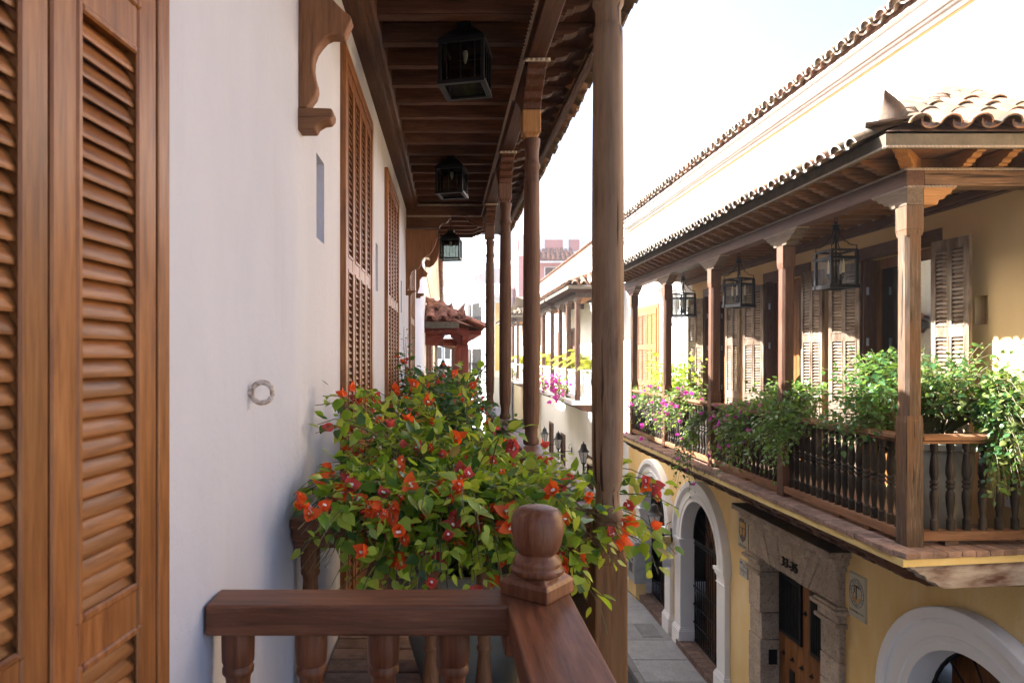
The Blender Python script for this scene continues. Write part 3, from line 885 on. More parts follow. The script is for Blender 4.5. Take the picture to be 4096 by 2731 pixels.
# newel: ogee block set cornerwise, rings and ball
cxn, cyn = 0.262, 1.885
blk = MB()
h = 0.105
prof = [(h, 0.0), (h, 0.034), (h * 0.97, 0.038), (h * 0.92, 0.044), (h * 0.80, 0.050), (h * 0.72, 0.058)]
blk.lathe([(r * 1.0, z) for r, z in prof], (cxn, cyn, -0.6485), 4, start=-PI / 2 + 0.10)
newel = blk.build('newel_post', M['rail_z'], nb, bevel=0.004)
mb = MB()
mb.lathe([(0.0678, 0.0), (0.0731, 0.006), (0.0731, 0.014), (0.0657, 0.020), (0.0647, 0.024), (0.0673, 0.030), (0.0652, 0.038), (0.0562, 0.046), (0.0509, 0.054), (0.0541, 0.060)], (cxn, cyn, -0.592), 32)
mb.build('newel_ring', M['rail_z'], newel, smooth=50)
mb = MB()
mb.lathe([(0.0519, 0.0), (0.0583, 0.006), (0.0657, 0.022), (0.0705, 0.045), (0.0726, 0.068), (0.0716, 0.088), (0.0663, 0.105), (0.0572, 0.115), (0.0424, 0.1205), (0.0233, 0.1225), (0.0021, 0.123)], (cxn, cyn, -0.533), 40)
mb.build('newel_ball', M['rail_z'], newel, smooth=60)

# folded-back shutters right beside us
d8 = Vector((0.112, 0.9937, 0)).normalized()
def fold_m(Y):
    return basis((-0.772 + 0.1126 * Y, Y, 0), d8, (-d8.y, d8.x, 0), (0, 0, 1))
shutter(wh, 'shutter', fold_m(1.100), 0.318, -1.55, 1.55, [(-1.48, -0.535), (-0.448, 0.602), (0.695, 1.48)], 1, 0.067, 0.042, 'varnish', 0.0355, chord=0.060, tilt=58, bevel=0.004)
shutter(wh, 'shutter', fold_m(0.735), 0.36, -1.55, 1.55, [(-1.48, -0.535), (-0.448, 0.602), (0.695, 1.48)], 1, 0.06, 0.042, 'varnish', 0.0355, chord=0.060, tilt=58, bevel=0.004)
mb = MB(); m = fold_m(1.42)
mb.box(0.004, 0.052, -0.021, 0.021, -1.55, 1.55)
mb.build('shutter_stile', M['varnish_z'], wh, mat=m, bevel=0.004)

# louvred double doors in the wall
# sub-parts may not go a fourth level: leaves hang straight on the house, the frame beside them
def wall_doors(y0, y1, stuff):
    w = y1 - y0
    m = wall_m(y0, 0.0, 0)
    fr = MB()
    b = 0.085
    fr.box(0, b, -0.035, 0.06, -1.6, 1.85); fr.box(w - b, w, -0.035, 0.06, -1.6, 1.85); fr.box(b, w - b, -0.034, 0.06, 1.77, 1.85)
    fr.build('door_frame', M['varnish_z'], wh, mat=m, bevel=0.004)
    n = 4
    lw = (w - 2 * b - 0.006) / n
    for i in range(n):
        lm = wall_m(y0 + (b + 0.003 + i * lw) * math.cos(WT), 0.006, 0)
        shutter(wh, 'shutter', lm, lw - 0.004, -1.58, 1.765, [(-1.48, -0.62), (-0.53, 0.53), (0.62, 1.68)], 1, 0.055, 0.04, 'varnish', 0.043, chord=0.052, tilt=48, stuff=stuff or i > 1, bevel=0.0)
wall_doors(4.0, 5.40, False)
wall_doors(6.63, 8.09, True)
wall_doors(10.3, 11.55, True)

# scroll-cut corbels on the wall
def corbel(y, pts, thick, base_pts, key='corbel_z'):
    x0 = wx(y)
    c = MB().prism([(x0 - 0.004 + a, b) for a, b in pts], 'y', y - thick / 2, y + thick / 2)
    c = c.build('corbel', M[key], wh, bevel=0.006, smooth=35)
    q = MB().prism([(x0 - 0.004 + a, b) for a, b in base_pts], 'y', y - thick * 0.62, y + thick * 0.62)
    q.build('corbel_foot', M[key.replace('_z', '_x')], c, bevel=0.006, smooth=35)
    return c
def px(lst, s, top):
    return [(a * s, top - b * s) for a, b in lst]
k1 = 2.95 / 2730 / 2.8
P1 = [(0, -860), (620, -860), (640, -700), (560, -420), (420, -200), (350, 0), (430, 90), (500, 160), (590, 235), (595, 262), (520, 432), (505, 450), (440, 437), (370, 437), (310, 465), (250, 530), (200, 605), (172, 690), (166, 780), (180, 880), (205, 960), (212, 1030), (190, 1110), (130, 1190), (95, 1238), (0, 1238)]
corbel(2.95, [(a * k1 * 1.0, (1430 * 2.8 - b) * k1) for a, b in P1], 0.075,
       [(a * k1, (1430 * 2.8 - b) * k1) for a, b in [(-15, 1245), (370, 1255), (395, 1285), (390, 1345), (355, 1390), (280, 1400), (215, 1440), (190, 1492), (0, 1492)]], 'corbel_z')
k2 = 9.72 / 2730 / 3.137
P2 = [(0, 680), (400, 700), (396, 800), (375, 880), (340, 950), (300, 1000), (255, 1025), (222, 1045), (205, 1080), (198, 1120), (165, 1180), (110, 1190), (75, 1225), (55, 1290), (62, 1370), (45, 1420), (20, 1448), (0, 1448)]
corbel(9.72, [(a * k2, (1430 * 3.137 - (b + 700 * 3.137)) * k2) for a, b in P2], 0.07,
       [(a * k2, (1430 * 3.137 - (b + 700 * 3.137)) * k2) for a, b in [(0, 1450), (130, 1452), (120, 1470), (80, 1480), (65, 1510), (0, 1510)]], 'corbel_z')
k3 = 12.5 / 2730 / 3.137
P3 = [(0, 700), (300, 700), (292, 980), (262, 1075), (222, 1130), (172, 1162), (122, 1152), (106, 1100), (130, 1062), (180, 1072), (162, 1035), (112, 1028), (76, 1080), (80, 1150), (112, 1200), (150, 1235), (130, 1280), (80, 1280), (50, 1320), (48, 1400), (22, 1480), (0, 1480)]
corbel(12.5, [(a * k3, (1430 * 3.137 - (b + 700 * 3.137)) * k3) for a, b in P3], 0.07,
       [(a * k3, (1430 * 3.137 - (b + 700 * 3.137)) * k3) for a, b in [(0, 1485), (105, 1490), (95, 1515), (60, 1525), (55, 1545), (0, 1545)]], 'corbel_z')
mb = MB(); mb.box(wx(12.7), 0.30, 12.6, 12.72, 2.08, 2.19)
mb.build('cross_beam', M['beam_x'], roof, bevel=0.005)

# iron ring in the wall
mb = MB()
pts = [(0.033 * math.cos(a * PI / 12), 0, 0.033 * math.sin(a * PI / 12)) for a in range(25)]
mb.tube(pts, 0.0085, 8)
mb.tube([(-0.048, 0, 0), (-0.03, 0, 0)], 0.009, 8)
mb.build('wall_ring', M['ring'], wh, mat=T(wx(2.2) + 0.042, 2.205, -0.113) @ Matrix.Rotation(0.25, 4, 'Z'), smooth=60)

# ================================================================== LANTERNS OF THE WHITE HOUSE
def box_lantern(loc, w, h, rot, label, hang, bulb=True):
    t = thing('ceiling_lantern', loc, label, 'lantern', 'box lanterns under the balcony ceiling', rot)
    m = W[t.name]
    fr = MB(); p = 0.022; a = w / 2
    for sx_ in (-1, 1):
        for sy_ in (-1, 1):
            fr.box(sx_ * a - p / 2, sx_ * a + p / 2, sy_ * a - p / 2, sy_ * a + p / 2, 0.02, h)
    for z0_, z1_, e in ((0, 0.024, 0.016), (h - 0.03, h, 0.016)):
        for s_ in (-1, 1):
            fr.box(-a - e, a + e, s_ * a - 0.018, s_ * a + 0.018, z0_, z1_)
            fr.box(s_ * a - 0.018, s_ * a + 0.018, -a + 0.018, a - 0.018, z0_, z1_)
    fr.build('frame', M['iron'], t, mat=m, bevel=0.002)
    cp = MB(); cp.lathe([(a * 1.46, 0), (a * 1.46, 0.012), (a * 0.62, 0.10), (a * 0.5, 0.105), (a * 0.5, 0.15)], (0, 0, h + 0.001), 4, start=PI / 4)
    cp.build('cap', M['iron'], t, mat=m, bevel=0.002)
    hg = MB(); hg.tube([(0, 0, h + 0.14), (0, 0, h + 0.14 + hang)], 0.01, 6)
    hg.build('hanger', M['iron'], t, mat=m)
    for k in range(4):
        r = Matrix.Rotation(k * PI / 2, 4, 'Z')
        pn = MB(); pn.box(-a + 0.012, a - 0.012, -a - 0.0015, -a + 0.0015, 0.026, h - 0.032)
        pn.build('pane', M['old_glass'], t, mat=m @ r)
        wr = MB()
        for f in (-0.33, 0.0, 0.33):
            x = f * w
            wr.tube([(x, -a + 0.004, 0.05), (x, -a - 0.016, 0.03), (x, -a - 0.018, 0.05), (x, -a - 0.018, h - 0.04), (x, -a - 0.008, h - 0.02)], 0.0032, 5)
        wr.build('wire_guard', M['iron'], t, mat=m @ r)
    bt = MB(); bt.box(-a + 0.012, a - 0.012, -a + 0.012, a - 0.012, 0.010, 0.013)
    bt.build('pane', M['old_glass'], t, mat=m)
    bl = MB(); bl.lathe([(0.003, -0.115), (0.010, -0.10), (0.018, -0.07), (0.019, -0.045), (0.015, -0.03)], (0, 0, h), 12)
    bl.build('bulb', M['bulb'], t, mat=m, smooth=60)
    sk = MB(); sk.lathe([(0.016, -0.03), (0.018, -0.02), (0.018, 0.0)], (0, 0, h), 10)
    sk.build('bulb_socket', M['iron'], t, mat=m)
    return t
box_lantern((0.155, 4.62, 1.80), 0.285, 0.30, math.radians(-13), 'black glazed box lantern nearest to us, hanging under the dark beams', 0.10)
box_lantern((0.105, 7.62, 1.80), 0.285, 0.30, math.radians(-13), 'black box lantern between the other two under the dark beams', 0.10)
box_lantern((0.14, 11.1, 1.585), 0.30, 0.33, math.radians(-9), 'black box lantern beyond the cross beam, seen against bright sky', 0.20)

# ================================================================== YELLOW HOUSE (far side of the street)
XR = 5.40
Y_END = 19.8
yh = thing('yellow_house', (6.0, 12.0, GZ), 'ochre yellow corner house with white arches, a carved stone portal and a planted wooden balcony', 'house')
RO, RI, ZC = 1.44, 1.00, -4.02
ARCH = (6.85, 14.2, 17.3)
lower = MB()
lh = [(c - RI, c + RI, GZ - 0.4, ZC + RI, 0.0) for c in ARCH] + [(9.6, 11.37, GZ - 0.4, -3.36, 0.0)]
flat_wall(lower, XR, 2.0, Y_END, GZ - 0.4, -1.8, lh, 0.0, -1)
lower.build('wall', M['yellow'], yh)
DOORS = ((7.37, 8.84), (10.0, 11.46), (12.63, 14.1))
up = MB()
uh = [(a, b, -1.6, 1.25, 0.30) for a, b in DOORS] + [(6.76, 6.92, 0.33, 0.62, 0.10, 1)]
flat_wall(up, XR, 2.0, 14.75, -1.8, 2.6, uh, 0.30, -1)
up.build('wall', M['pale_yellow'], yh)
wu = MB()
flat_wall(wu, XR, 14.75, Y_END + 0.0, -1.8, 2.6, [(17.0, 18.8, -1.6, 1.25, 0.2)], 0.2, -1)
flat_wall(wu, XR, 2.0, Y_END, 2.6, 4.0, [], 0.1, -1)
wu.build('wall', M['white_wall'], yh)
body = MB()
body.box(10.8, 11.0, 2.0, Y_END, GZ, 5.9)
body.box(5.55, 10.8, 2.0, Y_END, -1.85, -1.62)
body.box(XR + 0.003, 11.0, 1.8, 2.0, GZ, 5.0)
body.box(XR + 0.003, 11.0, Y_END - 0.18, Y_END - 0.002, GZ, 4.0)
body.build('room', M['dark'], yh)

# ---- upper cornice and roof
co = MB()
co.prism([(XR + 0.02, 3.64), (XR - 0.03, 3.64), (XR - 0.055, 3.655), (XR - 0.055, 3.672), (XR - 0.04, 3.685), (XR - 0.085, 3.70), (XR - 0.085, 3.715), (XR - 0.07, 3.722), (XR - 0.14, 3.738), (XR - 0.185, 3.745),
          (XR - 0.185, 3.835), (XR - 0.21, 3.842), (XR - 0.235, 3.86), (XR - 0.235, 3.88), (XR - 0.215, 3.895), (XR + 0.02, 3.896)], 'y', 2.0, Y_END)
corn = co.build('cornice', M['aged_white'], yh, smooth=30)
ob = MB(); ob.prism([(XR + 0.01, 3.618), (XR - 0.010, 3.618), (XR - 0.014, 3.628), (XR - 0.010, 3.638), (XR + 0.01, 3.638)], 'y', 2.0, Y_END)
ob.build('cornice_bead', M['slab_edge'], corn)
SL2 = 0.42
rf = MB(); rf.prism([(XR - 0.22, 3.897), (11.2, 3.897 + SL2 * 6.02), (11.2, 3.95 + SL2 * 6.02), (XR - 0.22, 3.95)], 'y', 1.8, Y_END)
rf = rf.build('roof', M['tile_warm'], yh)
ux, un = Vector((1, 0, SL2)).normalized(), Vector((-SL2, 0, 1)).normalized()
yy = 5.6
while yy < Y_END:
    for cover in (1, 0):
        o = Vector((XR - (0.335 if cover else 0.31) + jit(0.015), yy + (0 if cover else 0.128) + jit(0.006), 3.905 + (0.045 if cover else 0.095) + jit(0.006)))
        tile_at(rf, 'tile_pale_rim' if RND.random() < 0.65 else 'tile_warm_rim', cover, o, (0, -1, 0), ux, un, 0.04, scale=1.24)
    yy += 0.256

# ---- balcony
CXR = 4.20
COLS = [6.14 + 2.205 * i for i in range(5)]
BY0, BY1 = 5.87, 15.35
FZ = -1.68
slab = MB(); slab.prism([(3.962, BY0), (XR, BY0 + 0.20), (XR, BY1), (3.962, BY1)], 'z', -1.805, -1.737)
bal2 = slab.build('balcony', M['slab_edge'], yh, bevel=0.005)
# brick edge: headers along the side, then along the end
me_b = MB().box(-0.20, 0.20, -0.066, 0.066, 0, 0.052).mesh('brick', M['brick'])
yy = BY0 + 0.19
while yy < BY1:
    place('brick', me_b, bal2, T(3.945 + 0.20 + jit(0.006), yy, -1.735 + jit(0.003)) @ Matrix.Rotation(jit(0.02), 4, 'Z'), bevel=0.006)
    yy += 0.136
me_b2 = MB().box(-0.066, 0.066, -0.16, 0.16, 0, 0.052).mesh('brick', M['brick'])
xx = 4.02
while xx < XR - 0.05:
    place('brick', me_b2, bal2, T(xx, BY0 + 0.145 + 0.14 * (xx - 3.975) + jit(0.006), -1.735 + jit(0.003)) @ Matrix.Rotation(0.12 + jit(0.02), 4, 'Z'), bevel=0.006)
    xx += 0.136
fl = MB(); fl.prism([(4.36, BY0 + 0.34), (XR, BY0 + 0.5), (XR, BY1), (4.36, BY1)], 'z', -1.733, -1.69)
fl.build('floor_tile', M['brick'], bal2)
# corbelled joists under the slab
jp = [(XR, -1.807), (3.985, -1.807), (3.985, -1.845), (4.02, -1.862), (4.045, -1.905), (4.11, -1.925), (4.15, -1.975), (4.24, -1.995), (4.30, -2.05), (4.42, -2.075), (4.50, -2.12), (XR, -2.12)]
me_j = MB().prism([(a, b + 1.807) for a, b in jp], 'y', -0.09, 0.09).mesh('joist', M['beam_x'])
yy = 6.42
while yy < BY1:
    place('joist', me_j, bal2, T(0, yy, -1.807), bevel=0.006)
    yy += 0.47
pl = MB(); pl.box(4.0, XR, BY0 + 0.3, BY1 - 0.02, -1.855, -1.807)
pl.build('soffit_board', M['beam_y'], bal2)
ej = [(4.06, -1.803), (4.06, -1.835), (4.11, -1.85), (4.15, -1.885), (4.20, -1.90), (4.225, -1.945), (4.30, -1.965), (4.34, -2.0), (4.38, -2.02), (XR, -2.02), (XR, -1.803)]
ejm = MB().prism(ej, 'y', 0, 0.13, T=T(0, BY0 + 0.055, 0) @ T(4.06, 0, 0) @ Matrix.Rotation(0.12, 4, 'Z') @ T(-4.06, 0, 0))
ejm.build('end_board', M['peel'], bal2, bevel=0.006)

# columns with chamfered shafts
def chamfer_col(z0, z1, a, c):
    mb = MB()
    pr = [(-a + c, -a), (a - c, -a), (a, -a + c), (a, a - c), (a - c, a), (-a + c, a), (-a, a - c), (-a, -a + c)]
    mb.prism(pr, 'z', z0, z1)
    return mb
zapr = [(-0.40, 0.165), (-0.40, 0.14), (-0.345, 0.13), (-0.33, 0.10), (-0.27, 0.085), (-0.235, 0.05), (-0.17, 0.04), (-0.155, 0.0)]
zapr_full = zapr + [(-a, b) for a, b in zapr[::-1]]
for i, cy in enumerate(COLS):
    key = 'corner_z' if i == 0 else 'brown_z'
    sh = chamfer_col(-0.52, 1.10, 0.072, 0.026)
    c = place('column', sh.mesh('column', M[key]), bal2, T(CXR, cy, 0) @ Matrix.Rotation(jit(0.006), 4, 'Y'))
    mb = MB(); mb.box(CXR - 0.0755, CXR + 0.0755, cy - 0.0755, cy + 0.0755, FZ - 0.003, -0.57)
    mb.add([(CXR - 0.0755, cy - 0.0755, -0.57), (CXR + 0.0755, cy - 0.0755, -0.57), (CXR + 0.0755, cy + 0.0755, -0.57), (CXR - 0.0755, cy + 0.0755, -0.57),
            (CXR - 0.07, cy - 0.07, -0.515), (CXR + 0.07, cy - 0.07, -0.515), (CXR + 0.07, cy + 0.07, -0.515), (CXR - 0.07, cy + 0.07, -0.515)], [(0, 1, 5, 4), (1, 2, 6, 5), (2, 3, 7, 6), (3, 0, 4, 7)])
    mb.build('column_foot', M['corner_z' if i == 0 else 'brown_z'], bal2, bevel=0.006)
    mb = MB(); mb.box(CXR - 0.078, CXR + 0.078, cy - 0.078, cy + 0.078, 1.14, 1.352)
    mb.add([(CXR - 0.078, cy - 0.078, 1.14), (CXR + 0.078, cy - 0.078, 1.14), (CXR + 0.078, cy + 0.078, 1.14), (CXR - 0.078, cy + 0.078, 1.14),
            (CXR - 0.07, cy - 0.07, 1.085), (CXR + 0.07, cy - 0.07, 1.085), (CXR + 0.07, cy + 0.07, 1.085), (CXR - 0.07, cy + 0.07, 1.085)], [(0, 1, 5, 4), (1, 2, 6, 5), (2, 3, 7, 6), (3, 0, 4, 7)])
    mb.build('column_head', M[key], bal2, bevel=0.006)
    za = zapr + [(0.076, 0.0), (0.076, 0.165)] if i == 0 else zapr_full
    if i == 0:
        za = [(-a, b) for a, b in za]
    mb = MB().prism([(cy + a, 1.355 + b) for a, b in za], 'x', CXR - 0.074, CXR + 0.074)
    br = mb.build('bracket', M['grey_y' if i < 4 else 'beam_y'], bal2, bevel=0.004)
    tm = MB()
    teeth(tm, (CXR - 0.0745, cy + 0.42, 1.508), (CXR - 0.0745, cy - (0.074 if i == 0 else 0.40), 1.508), (0, 0, 1), (-1, 0, 0), 0.032, 0.022, 0.014)
    teeth(tm, (CXR - 0.07, cy - (0.0765 if i == 0 else 0.4005), 1.508), (CXR + 0.07, cy - (0.0765 if i == 0 else 0.4005), 1.508), (0, 0, 1), (0, -1, 0), 0.032, 0.022, 0.014)
    if i == 0:
        mb = MB().prism([(CXR - 0.0725 + 0.40 + 0.1 - (a + 0.40) - 0.0, 1.357 + b) for a, b in []] or [(CXR + 0.078, 1.357), (CXR + 0.20, 1.357), (CXR + 0.215, 1.40), (CXR + 0.26, 1.41), (CXR + 0.285, 1.445), (CXR + 0.32, 1.455), (CXR + 0.335, 1.49), (CXR + 0.36, 1.497), (CXR + 0.36, 1.519), (CXR + 0.078, 1.519)], 'y', cy - 0.074, cy + 0.074)
        mb.build('bracket', M['honey_x'], bal2, bevel=0.004)
        teeth(tm, (CXR + 0.0, cy - 0.0765, 1.508), (CXR + 0.37, cy - 0.0765, 1.508), (0, 0, 1), (0, -1, 0), 0.032, 0.022, 0.014)
    tm.build('carved_trim', M['teeth'], br, kind='stuff')

# rails and balusters
mb = MB(); mb.prism([(CXR - 0.075, -0.735), (CXR - 0.075, -0.705), (CXR - 0.05, -0.692), (CXR + 0.05, -0.692), (CXR + 0.075, -0.705), (CXR + 0.075, -0.735), (CXR + 0.045, -0.75), (CXR + 0.045, -0.77), (CXR - 0.045, -0.77), (CXR - 0.045, -0.75)], 'y', COLS[0] + 0.083, COLS[-1] - 0.083)
mb.build('hand_rail', M['rust_y'], bal2, smooth=30)
mb = MB(); mb.box(CXR - 0.065, CXR + 0.065, COLS[0] + 0.083, COLS[-1] - 0.083, -1.635, -1.555)
mb.build('foot_rail', M['rust_y'], bal2, bevel=0.006)
mb = MB(); mb.prism([(-0.075, -0.735), (-0.075, -0.705), (-0.05, -0.692), (0.05, -0.692), (0.075, -0.705), (0.075, -0.735), (0.045, -0.75), (0.045, -0.77), (-0.045, -0.77), (-0.045, -0.75)], 'x', CXR + 0.083, XR)
mb.build('hand_rail', M['rust_x'], bal2, smooth=30, mat=T(CXR, COLS[0], 0) @ Matrix.Rotation(0.05, 4, 'Z') @ T(-CXR, 0, 0))
mb = MB(); mb.box(CXR + 0.083, XR, -0.065, 0.065, -1.635, -1.555)
mb.build('foot_rail', M['rust_x'], bal2, bevel=0.006, mat=T(CXR, COLS[0], 0) @ Matrix.Rotation(0.05, 4, 'Z') @ T(-CXR, 0, 0))
b2prof = [(0.032, 0.0), (0.032, 0.095), (0.026, 0.10), (0.020, 0.115), (0.024, 0.16), (0.033, 0.235), (0.037, 0.30), (0.035, 0.335), (0.024, 0.362), (0.022, 0.372), (0.034, 0.38), (0.036, 0.392), (0.033, 0.404), (0.024, 0.411), (0.033, 0.419), (0.036, 0.432), (0.033, 0.445), (0.024, 0.453),
          (0.030, 0.475), (0.037, 0.515), (0.036, 0.56), (0.030, 0.62), (0.023, 0.68), (0.021, 0.70), (0.029, 0.706), (0.029, 0.716), (0.026, 0.72), (0.031, 0.735), (0.031, 0.786)]
mb = MB(); mb.lathe(b2prof, (0, 0, 0), 12)
b2 = mb.mesh('baluster', M['baluster'], smooth=40)
for k in range(4):
    n = 17
    for j in range(n):
        cy = COLS[k] + 0.083 + (j + 0.5) * (2.205 - 0.166) / n
        place('baluster', b2, bal2, T(CXR + jit(0.003), cy, -1.556) @ Matrix.Rotation(RND.uniform(0, 6.28), 4, 'Z'))
for j in range(8):
    x = CXR + 0.23 + j * 0.152
    if x < XR - 0.05:
        place('baluster', b2, bal2, T(x, COLS[0] + 0.05 * (x - CXR), -1.556) @ Matrix.Rotation(RND.uniform(0, 6.28), 4, 'Z'))
for cy in (7.2, 9.4, 11.6, 13.8, 6.7):
    mb = MB(); mb.box(CXR - 0.045, CXR + 0.045, cy - 0.05, cy + 0.05, FZ + 0.001, -1.636)
    mb.build('rail_block', M['rust_x'], bal2)
mb = MB(); mb.box(4.5, 4.62, COLS[0] - 0.03, COLS[0] + 0.06, FZ + 0.001, -1.636)
mb.build('rail_block', M['grey_x'], bal2)

# ---- balcony roof: beams, rafters, fascia, tiles
EX, EY = 3.755, 5.78
deck = MB()
zr0, zr1 = 1.915, 2.66
deck.quad((EX, EY, zr0), (XR, EY + 1.35, zr1), (XR, 15.6, zr1), (EX, 15.6, zr0))
deck.quad((EX, EY, zr0), (XR + 0.0, EY, zr0), (XR, EY + 1.35, zr1), (EX, EY, zr0))
deck.f.pop(); deck.m.pop()
b0 = len(deck.v)
deck.add([(EX, EY, zr0), (XR, EY, zr0), (XR, EY + 1.35, zr1)], [(0, 1, 2)])
br2 = deck.build('balcony_roof', M['tile_warm'], yh)
mb = MB(); mb.box(CXR - 0.08, CXR + 0.08, COLS[0] - 0.08, 15.5, 1.522, 1.682)
bm_ = mb.build('beam', M['grey_y'], br2, bevel=0.006)
bm_.data.materials[0] = M['beam_y']
mb = MB(); mb.box(CXR + 0.0805, XR, COLS[0] - 0.08, COLS[0] + 0.08, 1.522, 1.681)
mb.build('beam', M['foot_x'], br2, bevel=0.006)
tm = MB()
teeth(tm, (CXR - 0.0805, 15.4, 1.662), (CXR - 0.0805, COLS[0] - 0.08, 1.662), (0, 0, 1), (-1, 0, 0), 0.033, 0.022, 0.014)
teeth(tm, (CXR - 0.08, COLS[0] - 0.0805, 1.662), (XR, COLS[0] - 0.0805, 1.662), (0, 0, 1), (0, -1, 0), 0.033, 0.022, 0.014)
tm.build('carved_trim', M['teeth'], bm_, kind='stuff')
rp = [(XR, 0), (4.03, 0), (4.03, 0.018), (3.99, 0.022), (3.975, 0.045), (3.92, 0.055), (3.90, 0.078), (3.845, 0.085), (3.83, 0.108), (3.80, 0.112), (3.80, 0.135), (XR, 0.135)]
me_r = MB().prism(rp, 'y', -0.04, 0.04).mesh('rafter', M['amber_x'])
yy = 6.30
while yy < 15.5:
    place('rafter', me_r, br2, T(0, yy, 1.684), bevel=0.004)
    yy += 0.29
rpe = [(7.0, 0), (COLS[0] - 0.14, 0), (COLS[0] - 0.14, 0.018), (COLS[0] - 0.17, 0.022), (COLS[0] - 0.185, 0.045), (COLS[0] - 0.23, 0.055), (COLS[0] - 0.25, 0.078), (COLS[0] - 0.29, 0.085), (COLS[0] - 0.30, 0.112), (COLS[0] - 0.31, 0.135), (7.0, 0.135)]
me_re = MB().prism([(a, b) for a, b in rpe], 'x', -0.04, 0.04).mesh('rafter', M['honey_y'])
for x in (4.62, 4.93, 5.24):
    place('rafter', me_re, br2, T(x, 0, 1.684), bevel=0.004)
# corner rafter set diagonally
rd = [(0.9, 0), (-0.08, 0), (-0.10, 0.02), (-0.16, 0.03), (-0.18, 0.055), (-0.26, 0.065), (-0.28, 0.09), (-0.38, 0.10), (-0.40, 0.135), (0.9, 0.135)]
mb = MB().prism(rd, 'y', -0.05, 0.05)
mb.build('rafter', M['honey_x'], br2, bevel=0.004, mat=T(CXR - 0.02, COLS[0] - 0.02, 1.684) @ Matrix.Rotation(PI / 4, 4, 'Z'))
mb = MB(); mb.box(EX + 0.028, XR, EY + 0.028, 15.6, 1.822, 1.838)
mb.build('ceiling_board', M['rust_y'], br2)
mb = MB(); mb.box(XR - 0.09, XR, COLS[0] + 0.2, 15.0, 1.60, 1.683); mb.box(XR - 0.05, XR, COLS[0] + 0.2, 15.0, 1.57, 1.60)
mb.build('wall_plate', M['brown_y'], br2, bevel=0.008)
mb = MB(); mb.box(EX, EX + 0.027, EY, 15.6, 1.772, 1.895); mb.box(EX + 0.027, XR, EY, EY + 0.027, 1.772, 1.894)
fa = mb.build('fascia', M['fascia'], br2)
tm = MB()
teeth(tm, (EX - 0.0005, 15.6, 1.776), (EX - 0.0005, EY, 1.776), (0, 0, 1), (-1, 0, 0), 0.033, 0.020, 0.013)
teeth(tm, (EX, EY - 0.0005, 1.776), (XR, EY - 0.0005, 1.776), (0, 0, 1), (0, -1, 0), 0.033, 0.020, 0.013)
tm.build('carved_trim', M['teeth'], fa, kind='stuff')
s3 = (zr1 - zr0) / (XR - EX)
ux3, un3 = Vector((1, 0, s3)).normalized(), Vector((-s3, 0, 1)).normalized()
ue3 = Vector((0, 1, (zr1 - zr0) / 1.35)).normalized()
uen = Vector((0, -(zr1 - zr0) / 1.35, 1)).normalized()
stuff = []
yy = EY + 0.20
while yy < 15.55:
    for row in range(6):
        s_ = row * 0.30
        if s_ * ux3.x > (yy - EY) * 1.22 - 0.05: break
        for cover in (1, 0):
            y_ = yy + (0 if cover else 0.118) + jit(0.006)
            o = Vector((EX + jit(0.008), y_, zr0 - 0.015 + (0.042 if cover else 0.088) + jit(0.004))) + ux3 * (s_ - (0.195 if cover else 0.18)) + un3 * (0.006 * row)
            if row == 0:
                tile_at(br2, 'tile_pale_rim' if RND.random() < 0.6 else 'tile_warm_rim', cover, o, (0, -1, 0), ux3, un3, 0.035)
            else:
                stuff.append((cover, o, (0, -1, 0), ux3, un3))
    yy += 0.236
tiles_joined(br2, stuff, 'tile_warm')
xx = EX + 0.24
while xx < XR - 0.02:
    for row in range(5):
        s_ = row * 0.30
        if s_ * ue3.y > (xx - EX) * 0.82 - 0.06: break
        for cover in (1, 0):
            x_ = xx + (0 if cover else 0.128) + jit(0.006)
            o = Vector((x_, EY - (0.075 if cover else 0.045), zr0 + (0.045 if cover else 0.09) + jit(0.005))) + ue3 * s_ + uen * (0.006 * row)
            tile_at(br2, ('tile_pale' if RND.random() < 0.55 else 'tile_warm'), cover, o, (1, 0, 0), ue3, uen, 0.05, scale=1.08)
    xx += 0.256
# hip ridge and the pointed finial on the corner
hip = (Vector((XR, EY + 1.35, zr1)) - Vector((EX, EY, zr0)))
hl = hip.length
hd = hip.normalized()
hx = hd.cross(Vector((0, 0, 1))).normalized()
hn = hx.cross(hd)
for k in range(7):
    o = Vector((EX, EY, zr0)) + hd * (0.22 + k * 0.275) + hn * (0.055 + 0.004 * k)
    tile_at(br2, 'tile_pale' if k % 2 else 'tile_warm', 1, o, hx, hd, hn, 0.05, scale=1.15)
mb = MB()
n = 9
ringv = []
for j, (hgt, wd, lean, dp) in enumerate(((0.0, 0.115, 0.0, 0.09), (0.06, 0.105, 0.0, 0.08), (0.12, 0.082, -0.015, 0.05), (0.18, 0.05, -0.05, 0.025), (0.25, 0.005, -0.11, 0.004))):
    for k in range(n):
        a = PI * k / (n - 1)
        ringv.append((wd * math.cos(a) + lean * 0.6, lean - dp * math.sin(a) + 0.06, hgt))
fs = [(j * n + k, j * n + k + 1, (j + 1) * n + k + 1, (j + 1) * n + k) for j in range(4) for k in range(n - 1)]
fs += [tuple(range(n))] + [(j * n, (j + 1) * n, (j + 1) * n + n - 1, j * n + n - 1) for j in range(4)]
mb.add(ringv, fs)
mb.box(-0.21, 0.21, -0.07, 0.10, -0.022, -0.002)
mb.build('finial', M['tile_old'], br2, smooth=40, mat=T(EX + 0.10, EY + 0.05, zr0 + 0.115) @ Matrix.Rotation(-0.55, 4, 'Z') @ Matrix.Rotation(0.05, 4, 'X'))

